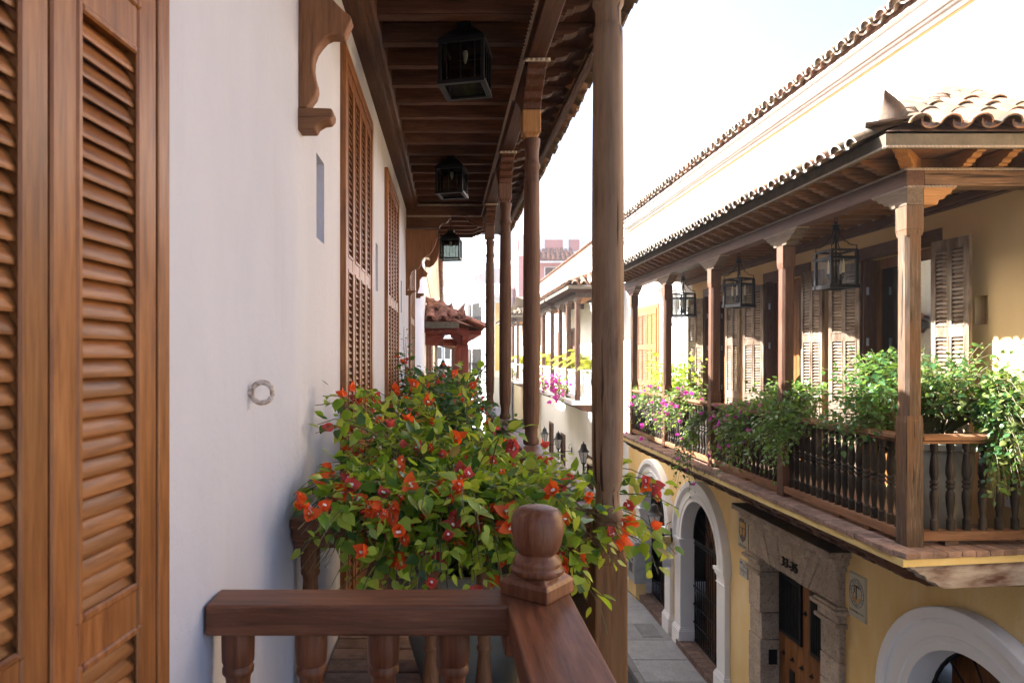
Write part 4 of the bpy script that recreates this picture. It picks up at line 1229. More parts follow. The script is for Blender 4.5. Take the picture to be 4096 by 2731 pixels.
# ---- balcony doors with weathered folding shutters
def right_leaf(near_y, near_x, far_y, far_x, z0=-1.56, z1=1.22, key='flaky', stuff=False, ncol=2):
    a = Vector((far_x, far_y, 0)); b = Vector((near_x, near_y, 0))
    d = (b - a); w = d.length; d.normalize()
    m = basis((a.x, a.y, 0), d, (-d.y, d.x, 0), (0, 0, 1))
    return shutter(yh, 'shutter', m, w, z0, z1, [(-1.46, -0.72), (-0.60, 0.22), (0.33, 1.12)], ncol, 0.05, 0.04, key, 0.044, chord=0.055, tilt=46, stuff=stuff, bevel=0.0)
for i, (a, b) in enumerate(DOORS):
    right_leaf(a - 0.57, XR - 0.14, a - 0.13, XR - 0.20, stuff=i > 0)
    right_leaf(b - 0.08, XR - 0.035, b + 0.33, XR - 0.20, stuff=i > 1)
    fr = MB()
    fr.box(XR - 0.02, XR + 0.10, a, b, 1.25, 1.40)
    fr.box(XR - 0.018, XR + 0.10, a, a + 0.07, -1.6, 1.249)
    fr.box(XR - 0.018, XR + 0.10, b - 0.07, b, -1.6, 1.249)
    f = fr.build('door_frame', M['brown_y'], yh, bevel=0.004)
    # glazed inner doors: the near one half open, the far one shut
    mid = (a + b) / 2
    for (ya, yb) in ((a + 0.07, mid - 0.004), (mid + 0.004, b - 0.07)):
        dr = MB()
        dr.box(XR + 0.16, XR + 0.205, ya, ya + 0.10, -1.6, 1.245); dr.box(XR + 0.16, XR + 0.205, yb - 0.10, yb, -1.6, 1.245)
        dr.box(XR + 0.162, XR + 0.203, ya + 0.10, yb - 0.10, -1.6, -1.1); dr.box(XR + 0.162, XR + 0.203, ya + 0.10, yb - 0.10, 1.12, 1.245)
        d_ = dr.build('glazed_door', M['door_z'], yh, bevel=0.004)
        gp = MB(); gp.box(XR + 0.178, XR + 0.186, ya + 0.10, yb - 0.10, -1.1, 1.12)
        gp.build('pane', M['pane'], d_)
    lf = MB(); lf.box(XR - 0.016, XR + 0.155, b - 0.112, b - 0.072, -1.58, 1.245)
    l_ = lf.build('door_leaf', M['brown_z'], yh, bevel=0.004)
    for z in (-0.6, 0.2, 0.85):
        hg = MB(); hg.box(XR + 0.02, XR + 0.05, b - 0.122, b - 0.112, z - 0.05, z + 0.05)
        hg.build('hinge', M['steel'], l_, bevel=0.003)
# door beyond the balcony with honey coloured shutters
fr = MB()
fr.box(XR - 0.03, XR + 0.1, 17.0, 18.8, 1.25, 1.36); fr.box(XR - 0.028, XR + 0.1, 17.0, 17.09, -1.6, 1.249); fr.box(XR - 0.028, XR + 0.1, 18.71, 18.8, -1.6, 1.249)
fr.build('door_frame', M['honey_z'], yh)
right_leaf(17.10, XR - 0.03, 17.89, XR - 0.03, key='honey', stuff=True, z1=1.24, ncol=2)
right_leaf(17.90, XR - 0.03, 18.70, XR - 0.03, key='rust', stuff=True, z1=1.24, ncol=2)
# white scrolled stone corbel at the end of the balcony
mb = MB().prism([(XR, 1.62), (XR - 0.42, 1.62), (XR - 0.42, 1.56), (XR - 0.36, 1.52), (XR - 0.33, 1.40), (XR - 0.20, 1.22), (XR - 0.16, 1.05), (XR - 0.08, 0.92), (XR - 0.06, 0.80), (XR, 0.76)], 'y', 15.75, 16.15)
mb.build('stone_corbel', M['trim_white'], yh, bevel=0.012, smooth=30)
# socket in the wall
mb = MB(); mb.box(XR - 0.015, XR, 6.40, 6.54, -1.42, -1.33); mb.box(XR - 0.018, XR - 0.015, 6.43, 6.51, -1.40, -1.35)
mb.build('wall_socket', M['socket'], yh, bevel=0.003)

# ---- ground floor: arches
def arch(cy, gate=True):
    mb = MB()
    prof = [(RO, XR + 0.005), (RO, XR - 0.15), (RO - 0.015, XR - 0.16), (RO - 0.115, XR - 0.16), (RO - 0.125, XR - 0.145), (RO - 0.13, XR - 0.13), (RO - 0.15, XR - 0.125), (RO - 0.165, XR - 0.105), (RO - 0.19, XR - 0.10),
            (RI + 0.145, XR - 0.10), (RI + 0.14, XR - 0.112), (RI + 0.115, XR - 0.118), (RI + 0.095, XR - 0.112), (RI + 0.088, XR - 0.098), (RI + 0.006, XR - 0.098), (RI, XR - 0.092), (RI, XR + 0.215)]
    N = 28
    vs = []
    for k in range(N + 1):
        a = PI * k / N
        for r, x in prof:
            vs.append((x, cy + r * math.cos(a), ZC + r * math.sin(a)))
    n = len(prof)
    fs = [(k * n + i, k * n + i + 1, (k + 1) * n + i + 1, (k + 1) * n + i) for k in range(N) for i in range(n - 1)]
    mb.add(vs, fs)
    s = mb.build('arch_surround', M['trim_white'], yh, smooth=32)
    for sg in (-1, 1):
        lo, hi = sorted((cy + sg * RI, cy + sg * (RO - 0.06)))
        p = MB()
        p.box(XR - 0.10, XR + 0.21, lo, hi, GZ - 0.05, ZC - 0.17)
        p.build('pilaster', M['trim_white'], s, bevel=0.006)
        q = MB()
        for zz0, zz1, e in ((ZC - 0.17, ZC - 0.13, 0.015), (ZC - 0.13, ZC - 0.07, 0.03), (ZC - 0.07, ZC - 0.001, 0.055), (ZC - 0.30, ZC - 0.27, 0.018)):
            q.box(XR - 0.10 - e, XR + 0.21, lo - e, hi + e, zz0, zz1 - 0.001)
        q.build('capital', M['trim_white'], s, bevel=0.008)
        q = MB()
        q.box(XR - 0.15, XR + 0.21, lo - 0.045, hi + 0.045, GZ - 0.06, GZ + 0.36)
        q.box(XR - 0.135, XR + 0.21, lo - 0.03, hi + 0.03, GZ + 0.36, GZ + 0.40)
        q.box(XR - 0.115, XR + 0.21, lo - 0.012, hi + 0.012, GZ + 0.40, GZ + 0.435)
        q.build('plinth', M['trim_white'], s, bevel=0.008)
    # brick threshold
    a = cy - RI + 0.05
    st = MB(); st.box(XR - 0.16, XR + 0.5, cy - RI + 0.048, cy + RI - 0.048, GZ - 0.05, GZ + 0.13)
    st = st.build('threshold', M['brick_dark'], yh)
    while a < cy + RI - 0.1:
        for j in range(2):
            q = MB(); q.box(XR - 0.17 + j * 0.29, XR - 0.17 + j * 0.29 + 0.283, a + 0.004, a + 0.20, GZ + 0.02 if j == 0 else GZ + 0.10, GZ + 0.145 + jit(0.002))
            q.build('brick', M['brick_dark'], st, bevel=0.006, seg=1)
        a += 0.205
    # door leaves behind the gate
    dd = MB()
    dd.box(XR + 0.46, XR + 0.52, cy - RI, cy + RI, GZ, ZC + RI)
    d_ = dd.build('door', M['door_z'], yh)
    z = GZ + 0.2
    gx = XR + 0.20
    gm = MB()
    for zz in (GZ + 0.16, GZ + 0.55, GZ + 0.95, GZ + 1.35, ZC - 0.10, ZC - 0.03):
        gm.box(gx - 0.016, gx + 0.016, cy - RI, cy + RI, zz, zz + 0.028)
    pts = [(gx, cy + (RI - 0.02) * math.cos(PI * k / 20), ZC + (RI - 0.02) * math.sin(PI * k / 20)) for k in range(21)]
    gm.tube(pts, 0.022, 6)
    pts = [(gx, cy + 0.45 * math.cos(PI * k / 14), ZC + 0.45 * math.sin(PI * k / 14)) for k in range(15)]
    gm.tube(pts, 0.013, 5)
    for k in range(1, 8):
        a = PI * k / 8
        gm.tube([(gx, cy + 0.06 * math.cos(a), ZC + 0.06 * math.sin(a)), (gx, cy + 0.5 * math.cos(a + 0.12), ZC + 0.5 * math.sin(a + 0.12)), (gx, cy + 0.97 * math.cos(a), ZC + 0.97 * math.sin(a))], 0.011, 5)
    gt = gm.build('iron_gate', M['iron'], yh)
    b_me = MB().box(-0.010, 0.010, -0.010, 0.010, 0, ZC - 0.03 - GZ - 0.12).mesh('gate_bar', M['iron'])
    for k in range(16):
        place('gate_bar', b_me, gt, T(gx, cy - RI + 0.08 + k * (2 * RI - 0.16) / 15, GZ + 0.13))
    for k in range(5):
        ya = cy - RI + 0.03 + k * 0.39
        q = MB(); q.box(XR + 0.435, XR + 0.458, ya, ya + 0.36, GZ + 0.22, ZC - 0.12)
        q.build('plank', M['door_z'], d_, bevel=0.006, seg=1)
for cy in ARCH:
    arch(cy)

# ---- carved stone portal
XP = XR - 0.10
po = MB(); po.box(XR - 0.02, XR + 0.2, 9.64, 11.33, -3.355, -3.0)
po = po.build('stone_portal', M['stone'], yh)
def stone(x0, x1, y0, y1, z0, z1, key='stone', bev=0.016, mb=None):
    q = MB(); q.box(x0, x1, y0, y1, z0, z1)
    return q.build('stone', M[key], po, bevel=bev)
for (a, b) in ((9.14, 9.60), (11.37, 11.80)):
    z = GZ - 0.02
    while z < -3.66:
        h = min(0.42 + jit(0.07), -3.62 - z)
        if -3.62 - (z + h) < 0.2: h = -3.62 - z
        stone(XP + jit(0.012), XR + 0.28, a + jit(0.008), b + jit(0.008), z + 0.006, z + h - 0.006)
        z += h
    stone(XP - 0.06, XR + 0.27, a - 0.05, b + 0.05, -3.62, -3.56)
    stone(XP - 0.02, XR + 0.275, a - 0.02, b + 0.02, -3.56, -3.43)
    stone(XP - 0.10, XR + 0.272, a - 0.09, b + 0.09, -3.43, -3.37)
    stone(XP - 0.06, XR + 0.274, a - 0.05, b + 0.05, -3.37, -3.335)
# flat arch of wedge stones
nv = 11
ya, yb = 9.14, 11.80
for k in range(nv):
    t0, t1 = ya + (yb - ya) * k / nv, ya + (yb - ya) * (k + 1) / nv
    b0_ = 9.60 + (11.37 - 9.60) * k / nv
    b1_ = 9.60 + (11.37 - 9.60) * (k + 1) / nv
    if k == 0: b0_ = 9.14
    if k == nv - 1: b1_ = 11.80
    q = MB().prism([(b0_ + 0.004, -3.36 + (0.026 if k in (0, nv - 1) else jit(0.006))), (b1_ - 0.004, -3.36 + (0.026 if k in (0, nv - 1) else 0)), (t1 - 0.004, -2.87), (t0 + 0.004, -2.87)], 'x', XP + 0.01 + jit(0.008), XR + 0.2)
    q.build('stone', M['stone'], po, bevel=0.010)
n = 7
for k in range(n):
    a = 9.10 + (11.89 - 9.10) * k / n
    b = 9.10 + (11.89 - 9.10) * (k + 1) / n
    stone(XP - 0.05, XR, a + 0.004, b - 0.004, -2.865, -2.755, bev=0.010)
    stone(XP - 0.11, XR, a + 0.004 - (0.06 if k == 0 else 0), b - 0.004 + (0.06 if k == n - 1 else 0), -2.752, -2.66, bev=0.010)
q = MB(); q.box(XP - 0.20, XR, 9.0, 12.06, -2.657, -2.575)
q.build('cornice_stone', M['stone'], po, bevel=0.015)
q = MB(); q.box(XP - 0.195, XR, 9.005, 12.055, -2.573, -2.560)
q.build('lichen_cap', M['stone_dark'], po, bevel=0.005)
num = text_obj('house_number', '33-35', po, basis((XP - 0.004, 10.42, -3.17), (0, -1, 0), (0, 0, 1), (-1, 0, 0)), 0.21, M['iron'], 0.012)
# door of planks with studs, grilles, letter slot, knocker
DX = XR + 0.22
dr = MB(); dr.box(DX + 0.02, DX + 0.10, 9.58, 11.40, GZ, -3.33)
dr = dr.build('door', M['door_z'], yh)
pw = (11.38 - 9.60) / 9
for k in range(9):
    q = MB(); q.box(DX - 0.012, DX + 0.019, 9.60 + k * pw + 0.004, 9.60 + (k + 1) * pw - 0.004, GZ + 0.02, -3.345)
    q.build('plank', M['door_z'], dr, bevel=0.005, seg=1)
stud = MB(); stud.lathe([(0.045, 0), (0.045, 0.008), (0.030, 0.016), (0.016, 0.03), (0.012, 0.05)], (0, 0, 0), 4)
stud_me = stud.mesh('stud', M['iron'])
for z in (-4.85, -5.45, -6.05):
    for k in range(6):
        place('stud', stud_me, dr, T(DX - 0.0125, 9.78 + k * 0.285, z + 0.02) @ Matrix.Rotation(-PI / 2, 4, 'Y'))
for z in (-3.95,):
    for yq in (10.53, 10.78):
        place('stud', stud_me, dr, T(DX - 0.0125, yq, z) @ Matrix.Rotation(-PI / 2, 4, 'Y'))
for (a, b) in ((9.66, 10.36), (10.62, 11.30)):
    q = MB()
    q.box(DX - 0.05, DX - 0.013, a, b, -4.50, -4.44); q.box(DX - 0.05, DX - 0.013, a, b, -3.60, -3.54)
    q.box(DX - 0.049, DX - 0.013, a, a + 0.05, -4.44, -3.60); q.box(DX - 0.049, DX - 0.013, b - 0.05, b, -4.44, -3.60)
    q.box(DX - 0.016, DX - 0.013, a + 0.05, b - 0.05, -4.44, -3.60, 1)
    gq = q.build('door_grille', [M['iron'], M['dark']], yh)
    gb = MB().box(-0.012, 0.012, -0.011, 0.011, 0, 0.84).mesh('grille_bar', M['iron'])
    nb_ = 13
    for k in range(nb_):
        place('grille_bar', gb, gq, T(DX - 0.032, a + 0.07 + k * (b - a - 0.14) / (nb_ - 1), -4.44))
q = MB(); q.box(DX - 0.022, DX - 0.0125, 10.86, 11.02, -5.35, -5.0)
for k in range(5):
    q.box(DX - 0.030, DX - 0.022, 10.88 + k * 0.028, 10.892 + k * 0.028, -5.33, -5.02)
q.build('letter_grille', M['lamp_iron'], dr)
q = MB()
q.lathe([(0.05, -0.30), (0.085, -0.22), (0.085, -0.12), (0.06, -0.03), (0.035, 0.02), (0.03, 0.06), (0.045, 0.09), (0.02, 0.12)], (DX - 0.10, 9.95, -5.35), 12)
q.lathe([(0.03, 0), (0.045, 0.03), (0.04, 0.07), (0.015, 0.10)], (DX - 0.09, 10.02, -5.24), 8)
q.tube([(DX - 0.09 + 0.0 * k, 9.93 + 0.07 * math.cos(k * PI / 6), -5.22 + 0.07 * math.sin(k * PI / 6)) for k in range(13)], 0.009, 6)
q.tube([(DX - 0.012, 9.95, -5.24), (DX - 0.10, 9.95, -5.24)], 0.025, 8)
q.build('door_knocker', M['iron'], dr, smooth=50)
q = MB(); q.box(XP + 0.13, XP + 0.27, 11.352, 11.366, -5.1, -4.85)
q.build('door_bell', M['iron'], po, bevel=0.004)

# ---- tile plaques
def plaque(y0, y1, z0, z1, mat, name='wall_plaque'):
    q = MB(); q.box(XR - 0.022, XR - 0.0, y0, y1, z0, z1)
    return q.build(name, M[mat], yh, bevel=0.003)
# shield plaque
pq = plaque(12.02, 12.44, -3.42, -2.76, 'plaque')
q = MB(); X0 = XR - 0.0225
sh = [(12.09, -2.92), (12.13, -2.88), (12.33, -2.88), (12.37, -2.92), (12.36, -3.02), (12.37, -3.15), (12.33, -3.24), (12.23, -3.31), (12.13, -3.24), (12.09, -3.15), (12.10, -3.02)]
q.prism(sh, 'x', X0 - 0.004, X0 + 0.001); q.build('painted_shield', M['ink_brown'], pq)
q = MB(); q.prism([(12.12, -2.95), (12.34, -2.95), (12.34, -3.04), (12.12, -3.04)], 'x', X0 - 0.006, X0 - 0.0035)
q.prism([(12.12, -3.06), (12.21, -3.06), (12.21, -3.16), (12.15, -3.20)], 'x', X0 - 0.006, X0 - 0.0035); q.prism([(12.25, -3.06), (12.34, -3.06), (12.31, -3.20), (12.25, -3.16)], 'x', X0 - 0.006, X0 - 0.0035)
q.prism([(12.17, -2.80), (12.29, -2.80), (12.31, -2.87), (12.15, -2.87)], 'x', X0 - 0.006, X0 - 0.0005); q.build('painted_field', M['ochre_ink'], pq)
q = MB()
for k in range(11):
    q.box(X0 - 0.0015, X0 + 0.001, 12.08 + k * 0.028, 12.094 + k * 0.028, -3.39, -3.355 + 0.008 * (k % 3))
q.build('worn_lettering', M['ink_brown'], pq)
pq2 = plaque(12.04, 12.36, -3.92, -3.62, 'plaque_grey')
q = MB()
for (a, b, c, d) in ((12.24, 12.34, -3.70, -3.66), (12.08, 12.22, -3.70, -3.685), (12.07, 12.20, -3.735, -3.72), (12.08, 12.33, -3.80, -3.785), (12.06, 12.30, -3.83, -3.815), (12.16, 12.22, -3.88, -3.865)):
    q.box(X0 - 0.001, X0 + 0.001, a, b, c, d)
q.build('engraved_lines', M['ink'], pq2)
# round emblem plaque, four by six tiles with a date line
pz0, pz1, py0, py1 = -3.38, -2.82, 8.69, 9.03
pq3 = MB(); pq3.box(XR - 0.012, XR - 0.0, py0 - 0.012, py1 + 0.012, pz0 - 0.012, pz1 + 0.012)
pq3 = pq3.build('wall_plaque', M['plaque'], yh)
for i in range(2):
    for j in range(4):
        a, b = py0 + (py1 - py0) * i / 2, py0 + (py1 - py0) * (i + 1) / 2
        c, d = pz0 + (pz1 - pz0) * j / 4, pz0 + (pz1 - pz0) * (j + 1) / 4
        q = MB(); q.box(XR - 0.024, XR - 0.012, a + 0.0015, b - 0.0015, c + 0.0015, d - 0.0015)
        q.build('tile', M['plaque'], pq3)
ecy, ecz, er = 8.86, -3.055, 0.15
X0 = XR - 0.0245
q = MB()
for rr, th in ((er, 0.004), (er * 0.72, 0.003)):
    pts = [(X0, ecy + rr * math.cos(2 * PI * k / 40), ecz + rr * 1.22 * math.sin(2 * PI * k / 40)) for k in range(41)]
    q.tube(pts, th, 5)
q.build('emblem_ring', M['ink'], pq3)
q = MB()
q.prism([(ecy - 0.0858, ecz - 0.0396), (ecy - 0.0660, ecz - 0.0990), (ecy + 0.0132, ecz - 0.1221), (ecy + 0.0726, ecz - 0.0924), (ecy + 0.0891, ecz - 0.0132), (ecy + 0.0330, ecz - 0.0594), (ecy - 0.0330, ecz - 0.0594)], 'x', X0 - 0.003, X0 + 0.001)
q.build('painted_hill', M['ochre_ink'], pq3)
q = MB()
q.tube([(X0 - 0.002, ecy, ecz - 0.0792), (X0 - 0.002, ecy + 0.0033, ecz), (X0 - 0.002, ecy, ecz + 0.0858)], 0.008, 5)
for a in (-2.4, -1.4, -0.4, 0.4, 1.4, 2.4):
    q.tube([(X0 - 0.002, ecy, ecz + 0.0858), (X0 - 0.002, ecy + 0.0297 * a * 0.5, ecz + 0.0990), (X0 - 0.002, ecy + 0.0330 * a, ecz + 0.0660)], 0.005, 4)
q.tube([(X0 - 0.002, ecy + 0.0660, ecz - 0.0198), (X0 - 0.002, ecy + 0.0396, ecz + 0.0132), (X0 - 0.002, ecy + 0.0495, ecz + 0.0594)], 0.007, 5)
q.build('painted_palm', M['ink_brown'], pq3)
word = ' DE CARTAGENA DE INDIAS '
for k, ch in enumerate(word):
    if ch == ' ': continue
    a = PI * 1.05 - 2 * PI * k / len(word)
    rr = er * 0.85
    rot = a - PI / 2
    # letters stand round the ring, heads outward; seen from the street +y runs to the left
    ex = Vector((0, -math.cos(rot), math.sin(rot)))
    ey_ = Vector((0, math.sin(rot), math.cos(rot)))
    text_obj('lettering', ch, pq3, basis((X0 - 0.001, ecy - rr * math.cos(a), ecz + rr * 1.22 * math.sin(a)), ex, ey_, (-1, 0, 0)), 0.036, M['ink'], 0.001)
text_obj('lettering', '11 NOVIEMBRE DE 1811', pq3, basis((X0 - 0.002, 8.86, -3.30), (0, -1, 0), (0, 0, 1), (-1, 0, 0)), 0.030, M['ink'], 0.001)

# ---- lanterns of the balcony
def cage_lantern(loc, label, rot, s=1.0):
    t = thing('hanging_lantern', loc, label, 'lantern', 'hanging candle lanterns of the yellow house balcony', rot)
    m = W[t.name] @ Matrix.Scale(s, 4)
    a, h = 0.138, 0.40
    fr = MB()
    for sx_ in (-1, 1):
        for sy_ in (-1, 1):
            fr.box(sx_ * a - 0.014, sx_ * a + 0.014, sy_ * a - 0.014, sy_ * a + 0.014, 0.01, h)
    for z0_, z1_, e, wd in ((0, 0.042, 0.028, 0.018), (h - 0.09, h - 0.062, 0.022, 0.016), (h - 0.008, h + 0.014, 0.008, 0.013)):
        for s_ in (-1, 1):
            fr.box(-a - e, a + e, s_ * a - wd, s_ * a + wd, z0_, z1_)
            fr.box(s_ * a - wd, s_ * a + wd, -a + wd, a - wd, z0_ + 0.0006, z1_ - 0.0006)
    for s_ in (-1, 1):
        for q_ in (-1, 1):
            sc_ = [(1.0, 0.41), (1.0, 0.455), (0.80, 0.46), (0.62, 0.475), (0.56, 0.50), (0.42, 0.51), (0.36, 0.545), (0.22, 0.57), (0.15, 0.60), (0.12, 0.64)]
            fr.tube([(s_ * a * r, q_ * a * r, z) for r, z in sc_], 0.0065, 5)
    fr.build('frame', M['iron'], t, mat=m)
    cr = MB(); cr.lathe([(0.02, 0.62), (0.05, 0.64), (0.032, 0.665), (0.045, 0.685), (0.02, 0.70), (0.02, 0.72)], (0, 0, 0), 10)
    cr.tube([(0, 0.022 * math.cos(k * PI / 6), 0.745 + 0.03 * math.sin(k * PI / 6)) for k in range(13)], 0.005, 5)
    cr.build('crown', M['iron'], t, mat=m, smooth=40)
    chn = MB()
    zt = (1.68 - loc[2]) / s
    z = 0.77
    k = 0
    while z < zt:
        r = 0.012
        pts = [((r * math.cos(j * PI / 4) if k % 2 else 0), (0 if k % 2 else r * math.cos(j * PI / 4)), z + 0.018 + 0.02 * math.sin(j * PI / 4)) for j in range(9)]
        chn.tube(pts, 0.004, 4)
        z += 0.034; k += 1
    chn.build('chain', M['iron'], t, mat=m)
    for k in range(4):
        pn = MB(); pn.box(-a + 0.01, a - 0.01, -a - 0.001, -a + 0.001, 0.03, h - 0.085)
        pn.build('pane', M['glass'], t, mat=m @ Matrix.Rotation(k * PI / 2, 4, 'Z'))
    cd = MB(); cd.lathe([(0.03, 0.06), (0.02, 0.08), (0.012, 0.11), (0.02, 0.13), (0.01, 0.15), (0.01, 0.62)], (0, 0, 0), 8)
    for k in range(4):
        an = k * PI / 2 + 0.4
        c_, s_ = math.cos(an), math.sin(an)
        cd.tube([(0.012 * c_, 0.012 * s_, 0.12), (0.05 * c_, 0.05 * s_, 0.09), (0.085 * c_, 0.085 * s_, 0.12), (0.085 * c_, 0.085 * s_, 0.16)], 0.006, 5)
        cd.lathe([(0.018, 0), (0.02, 0.012)], (0.085 * c_, 0.085 * s_, 0.155), 8)
    cd = cd.build('candelabra', M['iron'], t, mat=m)
    for k in range(4):
        an = k * PI / 2 + 0.4
        cn = MB(); cn.lathe([(0.013, 0), (0.013, 0.10), (0.009, 0.105), (0.010, 0.125), (0.002, 0.155)], (0.085 * math.cos(an), 0.085 * math.sin(an), 0.168), 8)
        cn.build('candle', M['candle'], cd, mat=m)
    return t
cage_lantern((4.75, 8.24, 0.825), 'black iron lantern with candles nearest the corner of the planted balcony', 0.06, 1.12)
cage_lantern((4.75, 10.94, 0.80), 'black iron candle lantern hanging second from the balcony corner', 0.5, 1.12)
cage_lantern((4.75, 13.46, 0.80), 'black iron candle lantern third from the corner, against the white wall', 0.62, 1.12)

# ================================================================== STREET LAMPS, SIGN, METER CABINET
def wall_lamp(x_wall, y, z, arm, label, s=1.0, sign=None):
    """tapered six-sided lamp on an arm; z = foot of the lamp body"""
    t = thing('wall_lamp', (x_wall, y, z), label, 'wall lamp', 'lamps on brackets along the street')
    cx_ = x_wall - arm
    m0 = T(cx_, y, z) @ Matrix.Scale(s, 4)
    hd_ = MB(); hd_.lathe([(0.215, 0.42), (0.205, 0.435), (0.17, 0.46), (0.125, 0.52), (0.10, 0.60), (0.095, 0.66), (0.07, 0.69), (0.03, 0.71), (0.02, 0.73), (0.028, 0.75), (0.006, 0.79)], (0, 0, 0), 12)
    hd_.build('lamp_hood', M['lamp_iron'], t, mat=m0, smooth=40)
    fr = MB()
    for k in range(6):
        a = k * PI / 3 + 0.3
        fr.tube([(0.085 * math.cos(a), 0.085 * math.sin(a), 0.03), (0.185 * math.cos(a), 0.185 * math.sin(a), 0.42)], 0.011, 5)
    fr.lathe([(0.02, -0.10), (0.035, -0.05), (0.08, 0.0), (0.095, 0.03), (0.085, 0.035)], (0, 0, 0), 12)
    fr.tube([(0, 0, -0.05), (0, 0, -0.42)], 0.035, 8)
    fr.lathe([(0.03, -0.48), (0.045, -0.45), (0.03, -0.42)], (0, 0, 0), 8)
    fr.build('lamp_frame', M['lamp_iron'], t, mat=m0, smooth=40)
    for k in range(6):
        a, b = k * PI / 3 + 0.3, (k + 1) * PI / 3 + 0.3
        pn = MB(); pn.quad((0.083 * math.cos(a), 0.083 * math.sin(a), 0.032), (0.083 * math.cos(b), 0.083 * math.sin(b), 0.032), (0.182 * math.cos(b), 0.182 * math.sin(b), 0.418), (0.182 * math.cos(a), 0.182 * math.sin(a), 0.418))
        pn.build('pane', M['milk'], t, mat=m0)
    am = MB(); am.tube([(cx_, y, z - 0.14 * s), (x_wall, y, z - 0.10 * s)], 0.016, 6)
    am.box(x_wall - 0.02, x_wall, y - 0.05, y + 0.05, z - 0.25, z + 0.05)
    am.tube([(x_wall - 0.01, y, z + 0.2), (x_wall - 0.10, y, z + 0.16), (x_wall - 0.14, y, z + 0.05), (x_wall - 0.08, y, z - 0.02)], 0.009, 5)
    am.build('lamp_arm', M['iron'], t)
    if sign:
        pts = []
        for k in range(17):
            a = PI + PI * k / 16
            pts.append((cx_ + arm * 0.56 + 0.20 * math.cos(a), z - 0.17 * s - 0.06 + 0.20 * math.sin(a) * 0.9))
        pts += [(pts[-1][0], z - 0.145), (pts[0][0], z - 0.145)]
        sg = MB(); sg.prism(pts, 'y', y - 0.012, y + 0.012)
        sg = sg.build('sign_board', M['sign'], t)
        text_obj('lettering', sign, sg, basis((cx_ + arm * 0.60, y - 0.0135, z - 0.30), (1, 0, 0), (0, 0, 1), (0, -1, 0)), 0.062, M['ink_brown'], 0.001)
        q = MB(); q.box(cx_ + arm * 0.50, cx_ + arm * 0.98, y + 0.02, y + 0.04, z - 0.85, z - 0.30)
        q.build('sign_panel', M['sign_white'], t)
    return t
wall_lamp(5.25, 15.62, -3.95, 0.40, 'black street lamp on the pier between the white arches, with an ochre sign', 0.86, 'CELESTE')
wall_lamp(5.40, 23.4, -3.62, 0.56, 'hooded street lamp on the white wall, closest to the weathered column', 0.95)
wall_lamp(5.40, 28.5, -3.80, 0.56, 'hooded street lamp in the middle of three on the white wall', 0.95)
wall_lamp(5.40, 32.3, -4.0, 0.56, 'farthest hooded street lamp of the three beside the brown doorways', 0.95)

mc = thing('meter_cabinet', (5.28, 18.4, GZ), 'grey utility meter cabinet on a yellow base against the pier', 'meter cabinet')
q = MB(); q.box(5.14, 5.40, 18.14, 18.86, GZ - 0.02, GZ + 0.42); q.build('base', M['yellow'], mc, bevel=0.01)
q = MB(); q.box(5.10, 5.40, 18.12, 18.88, GZ + 0.42, GZ + 1.52); cb = q.build('cabinet', M['cabinet'], mc, bevel=0.015)
q = MB(); q.box(5.085, 5.099, 18.16, 18.84, GZ + 0.62, GZ + 1.48); q.build('cabinet_door', M['cabinet'], mc, bevel=0.004)
for j, zz in enumerate((GZ + 1.32, GZ + 1.0)):
    for k in range(4):
        q = MB(); q.box(5.08, 5.0855, 18.24 + k * 0.15, 18.31 + k * 0.15, zz, zz + 0.07); q.build('meter_window', M['dark'], cb)
for k in range(12):
    q = MB(); q.box(5.079, 5.0855, 18.25, 18.60, GZ + 0.68 + k * 0.022, GZ + 0.688 + k * 0.022); q.build('vent_slot', M['lamp_iron'], cb)

# ================================================================== WHITE HOUSE WITH THE BALUSTRADED BALCONIES (beyond the yellow house)
nh = thing('balconied_house', (6.0, 28.0, GZ), 'white house with two tiled wooden balconies of white balusters and palms', 'house')
def holes_for(lst): return [(a, b, c, d, 0.2, 1) for a, b, c, d in lst]
q = MB()
flat_wall(q, XR + 0.01, Y_END, 37.5, GZ - 0.4, 3.66, [(22.6, 23.5, -1.3, 1.2, 0.25), (27.6, 28.6, -1.3, 1.2, 0.25), (31.0, 32.0, -1.3, 1.2, 0.25), (21.0, 22.2, -5.9, -3.7, 0.25), (24.4, 25.4, GZ - 0.4, -3.6, 0.25), (30.0, 31.0, GZ - 0.4, -3.4, 0.25), (33.2, 34.4, GZ - 0.4, -3.2, 0.25)], 0.25, -1)
q.quad((XR + 0.01, 37.5, GZ), (11, 37.5, GZ), (11, 37.5, 5.0), (XR + 0.01, 37.5, 3.66))
q.build('wall', M['white_wall'], nh)
q = MB(); q.box(XR + 0.28, XR + 0.34, Y_END, 37.4, GZ, 3.5); q.build('room', M['brown_z'], nh)
co = MB()
co.prism([(XR + 0.02, 3.55), (XR - 0.03, 3.55), (XR - 0.05, 3.58), (XR - 0.05, 3.62), (XR - 0.09, 3.66), (XR - 0.11, 3.72), (XR - 0.19, 3.80), (XR - 0.24, 3.87), (XR + 0.02, 3.895)], 'y', Y_END + 0.01, 37.5)
corn2 = co.build('cornice', M['trim_white'], nh, smooth=30)
dm = MB().box(XR - 0.10, XR - 0.02, 0, 0.14, 3.42, 3.53).mesh('dentil', M['trim_white'])
yy = Y_END + 0.2
while yy < 37.3:
    place('dentil', dm, corn2, T(0, yy, 0))
    yy += 0.30
rf2 = MB(); rf2.prism([(XR - 0.22, 3.897), (11.2, 6.4), (11.2, 6.45), (XR - 0.22, 3.95)], 'y', Y_END + 0.005, 37.5)
rf2 = rf2.build('roof', M['tile_warm'], nh)
yy = Y_END + 0.1
